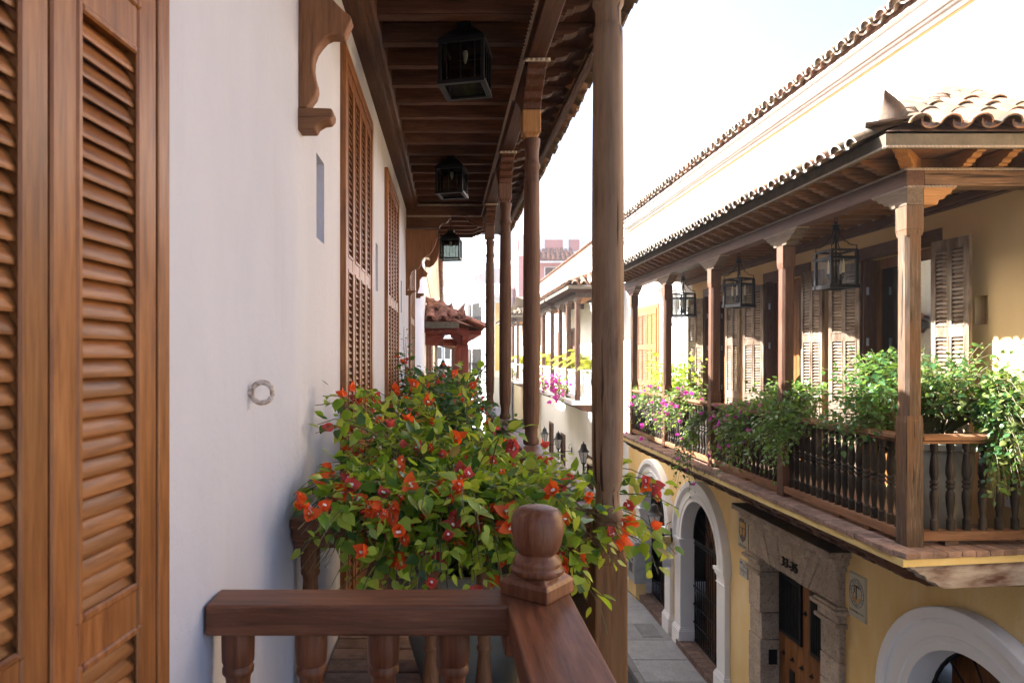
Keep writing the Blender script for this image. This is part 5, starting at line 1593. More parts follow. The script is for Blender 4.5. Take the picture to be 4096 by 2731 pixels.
while yy < 37.4:
    for cover in (1, 0):
        o = Vector((XR - (0.27 if cover else 0.24), yy + (0 if cover else 0.128), 3.905 + (0.045 if cover else 0.095)))
        tile_at(rf2, 'tile_warm', cover, o, (0, -1, 0), ux, un, 0.04, scale=1.12)
    yy += 0.256
for (a, b, z) in ((20.9, 22.3, -3.62), (23.9, 25.0, -3.9)):
    q = MB(); q.prism([(XR + 0.01, z), (XR - 0.22, z + 0.12), (XR - 0.22, z + 0.18), (XR - 0.18, z + 0.20), (XR + 0.01, z + 0.22)], 'y', a, b)
    q.build('window_hood', M['cream'], nh, bevel=0.008)
for (a, b, z0, z1) in ((21.0, 22.2, -5.9, -3.7), (24.4, 25.4, GZ, -3.6), (30.0, 31.0, GZ, -3.4), (33.2, 34.4, GZ, -3.2), (22.6, 23.5, -1.3, 1.2), (27.6, 28.6, -1.3, 1.2), (31.0, 32.0, -1.3, 1.2)):
    q = MB()
    q.box(XR - 0.03, XR + 0.1, a, a + 0.09, z0, z1); q.box(XR - 0.03, XR + 0.1, b - 0.09, b, z0, z1); q.box(XR - 0.028, XR + 0.1, a + 0.09, b - 0.09, z1 - 0.1, z1)
    q.box(XR + 0.04, XR + 0.09, a + 0.09, b - 0.09, z0, z1 - 0.1)
    q.build('door_frame', M['brown_z'], nh)

wb_prof = [(0.05, 0.0), (0.05, 0.09), (0.03, 0.11), (0.052, 0.22), (0.054, 0.30), (0.035, 0.40), (0.024, 0.44), (0.035, 0.48), (0.054, 0.58), (0.05, 0.66), (0.028, 0.76), (0.05, 0.78), (0.05, 0.84)]
mb = MB(); mb.lathe([(r * 0.85, z) for r, z in wb_prof], (0, 0, 0), 8)
wb_me = mb.mesh('baluster', M['trim_white'], smooth=40)
def far_balcony(parent, y0, cols, y1, fz, xe=CXR, top=1.85, wood_='brown', white=True, key='tile_warm', npal=0):
    sl = MB(); sl.box(xe - 0.24, XR, y0 - 0.25, y1, fz - 0.14, fz)
    b = sl.build('balcony', M['trim_white'] if white else M['honey_y'], parent, bevel=0.012)
    jp_ = [(XR, -0.141), (xe - 0.12, -0.141), (xe - 0.10, -0.2), (xe + 0.08, -0.25), (xe + 0.15, -0.32), (xe + 0.35, -0.36), (XR, -0.36)]
    jm = MB().prism(jp_, 'y', -0.09, 0.09).mesh('joist', M['brown_x'])
    yy = y0 - 0.1
    while yy < y1:
        place('joist', jm, b, T(0, yy, fz)); yy += 0.42
    for cy in cols:
        c = chamfer_col(fz, top - 0.17, 0.075, 0.025)
        place('column', c.mesh('column', M[wood_ + '_z']), b, T(xe, cy, 0))
        q = MB().prism([(cy - 0.36, top), (cy - 0.36, top - 0.03), (cy - 0.22, top - 0.09), (cy - 0.10, top - 0.17), (cy + 0.10, top - 0.17), (cy + 0.22, top - 0.09), (cy + 0.36, top - 0.03), (cy + 0.36, top)], 'x', xe - 0.075, xe + 0.075)
        q.build('bracket', M[wood_ + '_y'], b)
    q = MB().prism([(xe + 0.076, top), (xe + 0.076, top - 0.17), (xe + 0.2, top - 0.17), (xe + 0.3, top - 0.09), (xe + 0.42, top - 0.03), (xe + 0.42, top)], 'y', y0 - 0.07, y0 + 0.07)
    q.build('bracket', M['honey_x'], b)
    rt = fz + 0.95
    q = MB(); q.box(xe - 0.06, xe + 0.06, y0, y1 - 0.1, rt - 0.06, rt); q.box(xe - 0.06, xe + 0.06, y0, y1 - 0.1, fz + 0.06, fz + 0.12)
    q.box(xe + 0.061, XR, y0 - 0.06, y0 + 0.06, rt - 0.06, rt); q.box(xe + 0.061, XR, y0 - 0.06, y0 + 0.06, fz + 0.06, fz + 0.12)
    q.build('hand_rail', M['trim_white'] if white else M['brown_y'], b)
    me = wb_me if white else b2
    yy = y0 + 0.16
    while yy < y1 - 0.15:
        place('baluster', me, b, T(xe, yy, fz + 0.10)); yy += 0.155
    x = xe + 0.2
    while x < XR - 0.05:
        place('baluster', me, b, T(x, y0, fz + 0.10)); x += 0.17
    # roof
    ex_, ey_ = xe - 0.45, y0 - 0.85
    d = MB()
    z0_, z1_ = top + 0.30, top + 1.0
    d.add([(ex_, ey_, z0_), (XR, ey_, z0_), (XR, ey_ + 1.4, z1_), (XR, y1, z1_), (ex_, y1, z0_)], [(0, 2, 3, 4), (0, 1, 2)])
    r = d.build('balcony_roof', M[key], parent)
    q = MB(); q.box(xe - 0.08, xe + 0.08, y0 - 0.08, y1, top + 0.001, top + 0.14); q.box(xe + 0.0805, XR, y0 - 0.08, y0 + 0.08, top + 0.001, top + 0.139)
    q.build('beam', M['grey_y'], r)
    q = MB(); q.box(ex_, ex_ + 0.03, ey_, y1, z0_ - 0.10, z0_); q.box(ex_ + 0.03, XR, ey_, ey_ + 0.03, z0_ - 0.10, z0_ - 0.001)
    q.build('fascia', M['fascia'], r)
    rm = MB().prism([(XR, 0), (xe - 0.1, 0), (xe - 0.2, 0.04), (xe - 0.34, 0.07), (xe - 0.40, 0.12), (XR, 0.12)], 'y', -0.04, 0.04).mesh('rafter', M['brown_x'])
    yy = y0
    while yy < y1:
        place('rafter', rm, r, T(0, yy, top + 0.145)); yy += 0.33
    q = MB(); q.box(ex_ + 0.03, XR, ey_ + 0.03, y1, top + 0.27, top + 0.285); q.build('ceiling_board', M['brown_y'], r)
    s_ = (z1_ - z0_) / (XR - ex_)
    a1, n1 = Vector((1, 0, s_)).normalized(), Vector((-s_, 0, 1)).normalized()
    yy = ey_ + 0.15
    while yy < y1:
        for row in range(2):
            for cover in (1, 0):
                if row and yy < ey_ + 0.5: continue
                tile_at(r, key, cover, Vector((ex_ - 0.07, yy + (0 if cover else 0.125), z0_ + (0.045 if cover else 0.09))) + a1 * 0.32 * row, (0, -1, 0), a1, n1, 0.04, scale=1.1)
        yy += 0.25
    s2 = (z1_ - z0_) / 1.4
    a2, n2 = Vector((0, 1, s2)).normalized(), Vector((0, -s2, 1)).normalized()
    xx = ex_ + 0.2
    while xx < XR:
        for row in range(4):
            if row * 0.3 > (xx - ex_) * 0.8: break
            for cover in (1, 0):
                tile_at(r, key, cover, Vector((xx + (0 if cover else 0.13), ey_ - 0.07, z0_ + (0.045 if cover else 0.09))) + a2 * 0.3 * row, (1, 0, 0), a2, n2, 0.05, scale=1.12)
        xx += 0.26
    hip_ = Vector((XR - ex_, 1.4, z1_ - z0_)); hl_ = hip_.length; hd2 = hip_.normalized()
    hx2 = hd2.cross(Vector((0, 0, 1))).normalized(); hn2 = hx2.cross(hd2)
    for k in range(int(hl_ / 0.3)):
        tile_at(r, key, 1, Vector((ex_, ey_, z0_)) + hd2 * (0.1 + 0.3 * k) + hn2 * 0.06, hx2, hd2, hn2, 0.04, scale=1.3)
    return b
far_balcony(nh, 21.2, (21.2, 22.75, 24.3), 25.0, -1.325)
far_balcony(nh, 26.1, (26.1, 28.3, 29.7), 30.6, -1.29)
# third balcony further on belongs to the next house
fh = thing('timber_balcony_house', (6.2, 43.0, GZ), 'pale house farther along with a dark timber balcony and stepped tile roofs', 'house')
q = MB(); q.box(XR + 0.02, 12, 37.7, 52, GZ - 0.3, 3.0); q.build('wall', M['cream'], fh)
far_balcony(fh, 37.9, (38.0, 40.4, 43.0, 45.5), 47.0, -1.3, white=True, top=2.0, key='tile_pale')
q = MB(); q.add([(XR - 0.5, 37.4, 3.0), (12.2, 37.4, 3.0), (12.2, 45, 4.0), (XR - 0.5, 45, 4.0), (XR - 0.5, 52.2, 3.0), (12.2, 52.2, 3.0)], [(0, 1, 2, 3), (3, 2, 5, 4)])
rr_ = q.build('roof', M['tile_pale'], fh)
xx = XR - 0.4
while xx < 8.5:
    for cover in (1, 0):
        tile_at(rr_, 'tile_pale', cover, Vector((xx + (0 if cover else 0.17), 37.3, 3.02 + (0.06 if cover else 0.11))), (1, 0, 0), Vector((0, 1, 0.29)).normalized(), Vector((0, -0.29, 1)).normalized(), 0.04, scale=1.5)
    xx += 0.34

# ================================================================== LEFT NEIGHBOUR WITH THE RED BALCONY
rh = thing('red_balcony_house', (-0.9, 24.0, GZ), 'cream house past the white one with a red timber balcony under old roof tiles', 'house')
q = MB()
flat_wall(q, -0.43, WALL_END + 0.02, 36.0, GZ - 0.3, 2.6, [(18.2, 19.2, -1.6, 0.6, 0.2, 1), (21.0, 22.0, -1.6, 0.6, 0.2, 1), (24.0, 25.0, -1.6, 0.6, 0.2, 1), (27.5, 28.5, -1.6, 0.6, 0.2, 1)], 0.2)
q.quad((-0.43, WALL_END + 0.02, GZ), (-7, WALL_END + 0.02, GZ), (-7, WALL_END + 0.02, 4.4), (-0.43, WALL_END + 0.02, 2.6))
q.quad((-0.43, 36, GZ), (-7, 36, GZ), (-7, 36, 4.4), (-0.43, 36, 2.6))
q.build('wall', M['cream'], rh)
for a in (18.2, 21.0, 24.0, 27.5):
    q = MB(); q.box(-0.44, -0.40, a - 0.08, a, -1.6, 0.68); q.box(-0.44, -0.40, a + 1.0, a + 1.08, -1.6, 0.68); q.box(-0.439, -0.401, a, a + 1.0, 0.6, 0.68); q.box(-0.5, -0.47, a, a + 1, -1.6, 0.6)
    q.build('door_frame', M['red_z'], rh)
q = MB(); q.prism([(-0.44, 2.15), (-0.40, 2.15), (-0.39, 2.22), (-0.34, 2.28), (-0.31, 2.40), (-0.24, 2.47), (-0.20, 2.55), (-0.12, 2.60), (-0.12, 2.66), (-0.44, 2.66)], 'y', WALL_END + 0.6, 36)
q.build('cornice', M['cream'], rh, smooth=30)
q = MB(); q.prism([(-0.10, 2.68), (-7.2, 5.2), (-7.2, 5.26), (-0.10, 2.74)], 'y', WALL_END + 0.03, 36)
r3 = q.build('roof', M['tile_warm'], rh)
yy = WALL_END + 0.7
a1, n1 = Vector((-1, 0, 0.36)).normalized(), Vector((0.36, 0, 1)).normalized()
while yy < 34:
    for cover in (1, 0):
        tile_at(r3, 'tile_warm', cover, Vector((0.0, yy + (0 if cover else 0.125), 2.69 + (0.04 if cover else 0.09))), (0, 1, 0), a1, n1, 0.05, scale=1.1)
    yy += 0.25
# balcony
RX, RY0, RY1 = 0.60, 17.0, 26.5
q = MB(); q.box(-0.42, RX + 0.12, RY0 - 0.1, RY1, -1.75, -1.62)
rb = q.build('balcony', M['red_y'], rh)
for cy in (17.05, 20.2, 23.3, 26.3):
    q = MB(); q.box(RX - 0.13, RX + 0.05, cy - 0.09, cy + 0.09, -1.62, 0.30); q.build('column', M['red_z'], rb, bevel=0.012)
    q = MB().prism([(cy - 0.45, 0.56), (cy - 0.45, 0.50), (cy - 0.3, 0.44), (cy - 0.12, 0.301), (cy + 0.12, 0.301), (cy + 0.3, 0.44), (cy + 0.45, 0.50), (cy + 0.45, 0.56)], 'x', RX - 0.11, RX + 0.03); q.build('bracket', M['red_y'], rb)
q = MB(); q.box(RX - 0.09, RX + 0.03, RY0, RY1, -0.72, -0.64); q.box(-0.42, RX - 0.1, RY0 - 0.02, RY0 + 0.10, -0.72, -0.642); q.build('hand_rail', M['red_y'], rb)
yy = RY0 + 0.2
while yy < RY1 - 0.1:
    q = None
    place('baluster', b2, rb, T(RX - 0.03, yy, -1.55)); yy += 0.16
q = MB()
for (y_, h_) in ((RY0 - 0.02, 0.0),):
    q.box(-0.42, RX + 0.04, y_ - 0.05, y_ + 0.09, 0.56, 0.74)
    q.box(-0.42, RX + 0.04, y_ - 0.07, y_ - 0.05, 0.66, 0.70)
q.box(RX - 0.10, RX + 0.04, RY0 + 0.075, RY1, 0.561, 0.739)
rbm = q.build('beam', M['red_x'], rb, bevel=0.006)
q = MB().prism([(-0.42, 0.558), (0.06, 0.558), (0.05, 0.50), (0.0, 0.47), (-0.02, 0.42), (-0.10, 0.40), (-0.14, 0.34), (-0.20, 0.31), (-0.42, 0.30)], 'y', RY0 - 0.06, RY0 + 0.06); q.build('cut_bracket', M['red_x'], rb)
q = MB().prism([(RX + 0.04, 0.558), (0.20, 0.558), (0.21, 0.50), (0.27, 0.47), (0.29, 0.42), (0.36, 0.40), (0.40, 0.31), (RX + 0.04, 0.301)], 'y', RY0 - 0.06, RY0 + 0.06); q.build('cut_bracket', M['red_x'], rb)
for yq in (20.2, 23.3):
    q = MB(); q.box(-0.42, RX - 0.1, yq - 0.07, yq + 0.07, 0.40, 0.559); q.build('beam', M['red_x'], rb)
q = MB(); q.add([(-0.43, 16.25, 0.84), (0.40, 16.25, 0.84), (1.05, 17.4, 0.70), (1.05, RY1 + 0.3, 0.70), (-0.43, RY1 + 0.3, 1.36), (-0.43, 17.6, 1.36)], [(0, 1, 5), (1, 2, 3, 4, 5)])
rbr = q.build('balcony_roof', M['tile_red'], rh)
q = MB(); q.box(-0.43, 0.40, 16.24, 16.28, 0.70, 0.845); q.build('fascia', M['fascia'], rbr)
q = MB(); q.box(-0.43, 0.39, 16.30, 17.0, 0.72, 0.745); q.box(-0.43, 0.42, 16.42, 16.50, 0.60, 0.72); q.box(0.391, 1.0, 17.3, RY1, 0.66, 0.685); q.build('soffit_board', M['red_x'], rbr)
for k in range(4):
    q = MB(); q.box(-0.3 + 0.22 * k, -0.23 + 0.22 * k, 16.31, 17.0, 0.62, 0.719); q.build('rafter', M['red_y'], rbr)
yy = 17.45
while yy < RY1:
    q = MB(); q.box(RX + 0.041, 1.0, yy, yy + 0.07, 0.58, 0.66); q.build('rafter', M['red_x'], rbr); yy += 0.4
ue, ne_ = Vector((0, 1, 0.385)).normalized(), Vector((0, -0.385, 1)).normalized()
for i in range(3):
    xx = -0.29 + 0.30 * i
    for row in range(4):
        if i == 2 and row > 0: break
        if i == 1 and row > 2: break
        for cover in (1, 0):
            tile_at(rbr, 'tile_red', cover, Vector((xx + (0 if cover else 0.15), 16.20, 0.86 + (0.05 if cover else 0.11))) + ue * 0.33 * row, (1, 0, 0), ue, ne_, 0.04, scale=1.35)
us, ns_ = Vector((-1, 0, 0.40)).normalized(), Vector((0.40, 0, 1)).normalized()
yy = 17.0
while yy < RY1:
    for row in range(3):
        if row * 0.33 > (yy - 16.5) * 0.7: break
        for cover in (1, 0):
            tile_at(rbr, 'tile_red', cover, Vector((1.10, yy + (0 if cover else 0.15), 0.70 + (0.05 if cover else 0.11))) + us * 0.33 * row, (0, 1, 0), us, ns_, 0.04, scale=1.35)
    yy += 0.30
hd3 = (Vector((-0.43, 17.6, 1.36)) - Vector((0.40, 16.25, 0.84))); hl3 = hd3.length; hd3.normalize()
hx3 = hd3.cross(Vector((0, 0, 1))).normalized(); hn3 = hx3.cross(hd3)
for k in range(5):
    tile_at(rbr, 'tile_red', 1, Vector((0.40, 16.25, 0.84)) + hd3 * (0.05 + 0.34 * k) + hn3 * 0.10, hx3, hd3, hn3, 0.04, scale=1.5)
place_f = MB(); place_f.add([(-0.14, 0, 0), (0.14, 0, 0), (0.10, 0.06, 0.12), (-0.06, 0.05, 0.14), (0.12, 0.12, 0.34), (0.10, 0.16, 0.34)], [(0, 1, 2, 3), (3, 2, 4), (0, 3, 2, 1), (3, 4, 5), (2, 5, 4)])
place_f.build('finial', M['tile_red'], rbr, mat=T(0.40, 16.3, 0.98) @ Matrix.Rotation(-0.3, 4, 'Z'))
# its hanging lantern, seen under the beam
t = thing('bell_lantern', (0.02, 19.0, -0.62), 'small dark bell shaped lantern hanging under the red balcony', 'lantern')
q = MB(); q.lathe([(0.16, 0.30), (0.15, 0.34), (0.06, 0.46), (0.05, 0.52), (0.015, 0.56), (0.015, 1.15)], (0.02, 19.0, -0.62), 8); q.build('cap', M['lamp_iron'], t)
q = MB(); q.lathe([(0.10, 0.02), (0.13, 0.29)], (0.02, 19.0, -0.62), 6); q.build('glass_body', M['milk'], t)

# ================================================================== FAR BUILDINGS
pk = thing('pink_building', (12.0, 62.0, GZ), 'tall pink building with white parapet posts and a tiled window awning, behind the roofs', 'building')
q = MB(); q.box(6.7, 12.4, 60, 70, GZ, 8.9); q.build('wall', M['pink'], pk)
q = MB(); q.box(6.6, 12.55, 59.85, 70, 8.9, 9.18); q.box(6.65, 12.5, 59.9, 70, 9.18, 9.32); q.build('cornice', M['trim_white'], pk)
for (a, b) in ((7.0, 8.45), (9.1, 10.55), (11.15, 12.05)):
    q = MB(); q.box(a - 0.4, b + 0.35, 60.05, 60.35, 9.32, 10.35); q.build('parapet', M['pink'], pk)
q = MB(); q.box(6.75, 12.4, 60.0, 60.4, 10.35, 10.45); q.build('parapet_cap', M['trim_white'], pk)
for x in (6.75, 8.5, 10.6, 12.05):
    q = MB(); q.box(x, x + 0.5, 59.95, 60.45, 9.32, 10.78); q.build('parapet_post', M['trim_white'], pk)
q = MB(); q.box(8.95, 10.5, 59.93, 60.05, 5.0, 7.95); wfr = q.build('window', M['trim_white'], pk)
for k in range(2):
    q = MB(); q.box(9.03 + 0.7 * k, 9.70 + 0.7 * k, 59.90, 59.929, 5.0, 7.88); q.build('shutter', M['brown_z'], wfr)
q = MB(); q.add([(8.1, 59.0, 8.35), (11.6, 59.0, 8.35), (11.1, 59.9, 9.25), (8.6, 59.9, 9.25), (8.1, 59.95, 8.35), (11.6, 59.95, 8.35)], [(0, 1, 2, 3), (0, 3, 4), (1, 5, 2), (0, 4, 5, 1)])
aw = q.build('awning', M['tile_red'], pk)
q = MB(); q.box(8.15, 11.55, 59.0, 59.06, 8.18, 8.349); q.build('fascia', M['trim_white'], aw)
ua, na = Vector((0, 0.9, 0.9)).normalized(), Vector((0, -0.9, 0.9)).normalized()
for i in range(8):
    for row in range(3):
        tile_at(aw, 'tile_red', 1, Vector((8.35 + 0.43 * i + (0.05 * row if i < 3 else -0.05 * row if i > 5 else 0), 58.95, 8.40)) + ua * 0.42 * row, (1, 0, 0), ua, na, 0.02, scale=2.0)
gb_ = thing('grey_building', (4.5, 86.0, GZ), 'stained grey block with a blank side wall at the far end of the street', 'building')
q = MB(); q.box(3.9, 13.0, 80, 100, GZ, 9.2); q.build('wall', M['grey_wall'], gb_)
q = MB(); q.box(3.5, 3.9, 79, 100, GZ, 7.9); q.build('pilaster', M['blue_white'], gb_)
q = MB(); q.prism([(3.3, 9.21), (5.4, 10.4), (13, 10.4), (13, 9.21)], 'y', 80, 81); q.build('parapet', M['grey_wall'], gb_)
for k in range(5):
    for j in range(3):
        q = MB(); q.box(3.49, 3.6, 81 + 2.6 * k, 82.2 + 2.6 * k, -2.5 + 3.1 * j, -0.4 + 3.1 * j); q.build('window', M['dark'], gb_)
cb_ = thing('corner_building', (3.0, 52.0, GZ), 'white and yellow corner building with quoins and an iron balcony, end of street', 'building')
q = MB(); q.box(3.55, 5.35, 52.4, 70, GZ, 4.6); q.build('wall', M['blue_white'], cb_)
q = MB()
for k in range(12):
    q.box(3.50 - (0.0 if k % 2 else 0.03), 3.85 if k % 2 else 4.05, 52.34, 52.4, -1.0 + 0.42 * k, -0.62 + 0.42 * k)
q.build('quoin', M['trim_white'], cb_)
q = MB(); q.box(4.06, 4.6, 52.37, 52.4, -1.0, 4.2); q.build('panel', M['yellow'], cb_)
q = MB(); q.box(3.4, 5.36, 52.2, 70, 4.6, 4.85); q.box(3.45, 5.36, 52.25, 52.4, -1.5, -1.2); q.build('cornice', M['trim_white'], cb_)
for k in range(6):
    q = MB(); q.box(3.45 + 0.33 * k, 3.65 + 0.33 * k, 52.3, 52.5, 4.85, 5.5); q.build('parapet_post', M['trim_white'], cb_)
lb_ = thing('curved_balcony_building', (2.6, 60.0, GZ), 'pale building with curved iron balconies closing the end of the street', 'building')
q = MB(); q.lathe([(2.2, GZ), (2.2, 2.2), (2.35, 2.25), (2.35, 2.6), (2.2, 2.62), (2.2, 6.2), (2.4, 6.3), (2.4, 6.6), (2.0, 6.7)], (4.6, 64.0, 0), 24); q.build('wall', M['blue_white'], lb_, smooth=40)
for z in (-1.5, 2.65):
    q = MB(); q.lathe([(2.2, z - 0.2), (2.9, z - 0.1), (2.9, z), (2.2, z)], (4.6, 64.0, 0), 24)
    b_ = q.build('balcony', M['trim_white'], lb_, smooth=40)
    q = MB()
    for k in range(40):
        a = 2 * PI * k / 40
        q.box(4.6 + 2.82 * math.cos(a) - 0.02, 4.6 + 2.82 * math.cos(a) + 0.02, 64 + 2.82 * math.sin(a) - 0.02, 64 + 2.82 * math.sin(a) + 0.02, z, z + 1.0)
    q.lathe([(2.86, z + 1.0), (2.86, z + 1.05), (2.78, z + 1.05), (2.78, z + 1.0)], (4.6, 64.0, 0), 32)
    q.build('railing', M['iron'], b_)
for a in (-2.9, -2.3, -1.7):
    for z in (-1.4, 2.75):
        q = MB(); q.box(-0.5, 0.5, -0.03, 0.03, 0, 2.2); q.build('window', M['dark'], lb_, mat=T(4.6 + 2.22 * math.cos(a), 64 + 2.22 * math.sin(a), z) @ Matrix.Rotation(a + PI / 2, 4, 'Z'))
tw = thing('glass_tower', (-0.4, 120, GZ), 'pale tower with blue windows peeping over the left roof', 'building')
q = MB(); q.box(-8, 0.9, 120, 135, GZ, 13.6); q.build('wall', M['blue_white'], tw)
for j in range(3):
    q = MB(); q.box(-7, 0.3, 119.9, 120, 6.4 + 3.0 * j, 8.2 + 3.0 * j); q.build('window', M['pane'], tw)
q = MB(); q.box(-8.2, 1.3, 119.4, 135, 13.6, 14.3); q.build('roof_slab', M['blue_white'], tw)
lf_ = thing('cream_terrace', (-1.5, 45, GZ), 'row house with cream walls and doorways beyond the red balcony', 'house')
q = MB(); q.box(-8, -0.40, 36.2, 58, GZ, 3.1); q.build('wall', M['cream'], lf_)
for k in range(6):
    q = MB(); q.box(-0.41, -0.36, 37.5 + 3.2 * k, 38.7 + 3.2 * k, -1.4, 0.9); q.build('door', M['brown_z'], lf_)
q = MB(); q.prism([(-0.1, 3.1), (-8, 5.5), (-8, 5.6), (-0.1, 3.2)], 'y', 36.2, 58); q.build('roof', M['tile_warm'], lf_)
q = MB(); q.prism([(-0.40, 0.9), (0.9, 0.5), (0.9, 0.56), (-0.40, 1.1)], 'y', 36.3, 50); q.build('balcony_roof', M['tile_red'], lf_)
q = MB(); q.box(-0.40, 0.8, 36.3, 50, -1.75, -1.6); q.build('balcony', M['brown_y'], lf_)
for k in range(6):
    q = MB(); q.box(0.65, 0.78, 36.4 + 2.6 * k, 36.54 + 2.6 * k, -1.6, 0.55); q.build('column', M['brown_z'], lf_)
ec = thing('end_building', (1.5, 100, GZ), 'pale hazy block closing the view between the far roofs', 'building')
q = MB(); q.box(-3, 3.0, 105, 120, GZ, 3.2); q.build('wall', M['blue_white'], ec)
for k in range(4):
    for j in range(2):
        q = MB(); q.box(-2.2 + 1.3 * k, -1.4 + 1.3 * k, 104.9, 105, -3.2 + 3 * j, -1.4 + 3 * j); q.build('window', M['dark'], ec)
hb = thing('far_block', (14, 140, GZ), 'pale flat roofed block with faint parapet behind the columns', 'building')
q = MB(); q.box(8.3, 30, 140, 160, GZ, 20.5); q.box(9.0, 13.0, 139.5, 150, 20.5, 24.5); q.build('wall', M['blue_white'], hb)

# ================================================================== AIR
hz = MB(); hz.box(-420, 420, -80, 920, GZ - 1.7, 30)
hz = hz.build('haze', simple('unused_haze_surface', (1, 1, 1)))
hm = bpy.data.materials.new('haze_air'); hm.use_nodes = True
ht = hm.node_tree; ht.nodes.clear()
ho = ht.nodes.new('ShaderNodeOutputMaterial'); hv = ht.nodes.new('ShaderNodeVolumePrincipled')
hv.inputs['Color'].default_value = (0.93, 0.95, 1.0, 1); hv.inputs['Density'].default_value = 0.0011; hv.inputs['Anisotropy'].default_value = 0.35
ht.links.new(hv.outputs[0], ho.inputs['Volume'])
hz.data.materials.clear(); hz.data.materials.append(hm)
tag(hz, kind='stuff')

# ================================================================== PLANTS
def leaf_shape(fold=0.22, droop=0.16, wid=0.62, heart=False):
    """unit leaf: base at the origin, tip at y = 1, face up"""
    rows = ((0.10, 0.24), (0.30, 0.48), (0.52, 0.46), (0.76, 0.25)) if not heart else ((0.0, 0.34), (0.22, 0.52), (0.52, 0.46), (0.80, 0.20))
    vs = [(0, 0, 0)]
    for t, h in rows:
        z = -droop * t * t
        vs += [(-h * wid, t, z + fold * h * 0.8), (0, t, z), (h * wid, t, z + fold * h * 0.8)]
    vs.append((0, 1, -droop))
    fs = [(0, 2, 1), (0, 3, 2)]
    for k in range(3):
        a, b = 1 + 3 * k, 4 + 3 * k
        fs += [(a, a + 1, b + 1, b), (a + 1, a + 2, b + 2, b + 1)]
    fs += [(10, 11, 13), (11, 12, 13)]
    return vs, fs
LSH = [leaf_shape(), leaf_shape(0.35, 0.28, 0.55), leaf_shape(0.12, 0.10, 0.72, True), leaf_shape(-0.15, 0.30, 0.6)]
LEAF_KEYS = ('leaf_a', 'leaf_b', 'leaf_c', 'leaf_d', 'leaf_e', 'leaf_f', 'leaf_g')
LEAF_ME = {}
for si, (vs, fs) in enumerate(LSH):
    for key in LEAF_KEYS:
        LEAF_ME[si, key] = MB().add(vs, fs).mesh('leaf', M[key], smooth=60)

def bract_flower(name, mat, rnd, n=3, closed=0.9):
    mb = MB()
    for k in range(n):
        a = k * 2 * PI / n + rnd.uniform(-0.2, 0.2)
        vs, fs = leaf_shape(0.30, -0.10, 0.82, True)
        m = Matrix.Rotation(a, 4, 'Z') @ Matrix.Rotation(closed + rnd.uniform(-0.2, 0.2), 4, 'X') @ Matrix.Scale(rnd.uniform(0.9, 1.08), 4)
        mb.add(vs, fs, 0, m)
    for k in range(2):
        a = rnd.uniform(0, 6.28)
        mb.lathe([(0.02, 0.0), (0.025, 0.42), (0.10, 0.50), (0.03, 0.53)], (0.10 * math.cos(a), 0.10 * math.sin(a), 0), 6, 1)
    return mb.mesh(name, [M[mat], M['bloom']], smooth=60)
FL = {}
for key in ('petal_o', 'petal_r', 'petal_m'):
    FL[key] = [bract_flower('flower', key, RND, 3, c) for c in (0.55, 0.85, 1.1, 1.3)]

def bez(a, b, c, t):
    return a * ((1 - t) ** 2) + b * (2 * t * (1 - t)) + c * (t * t)

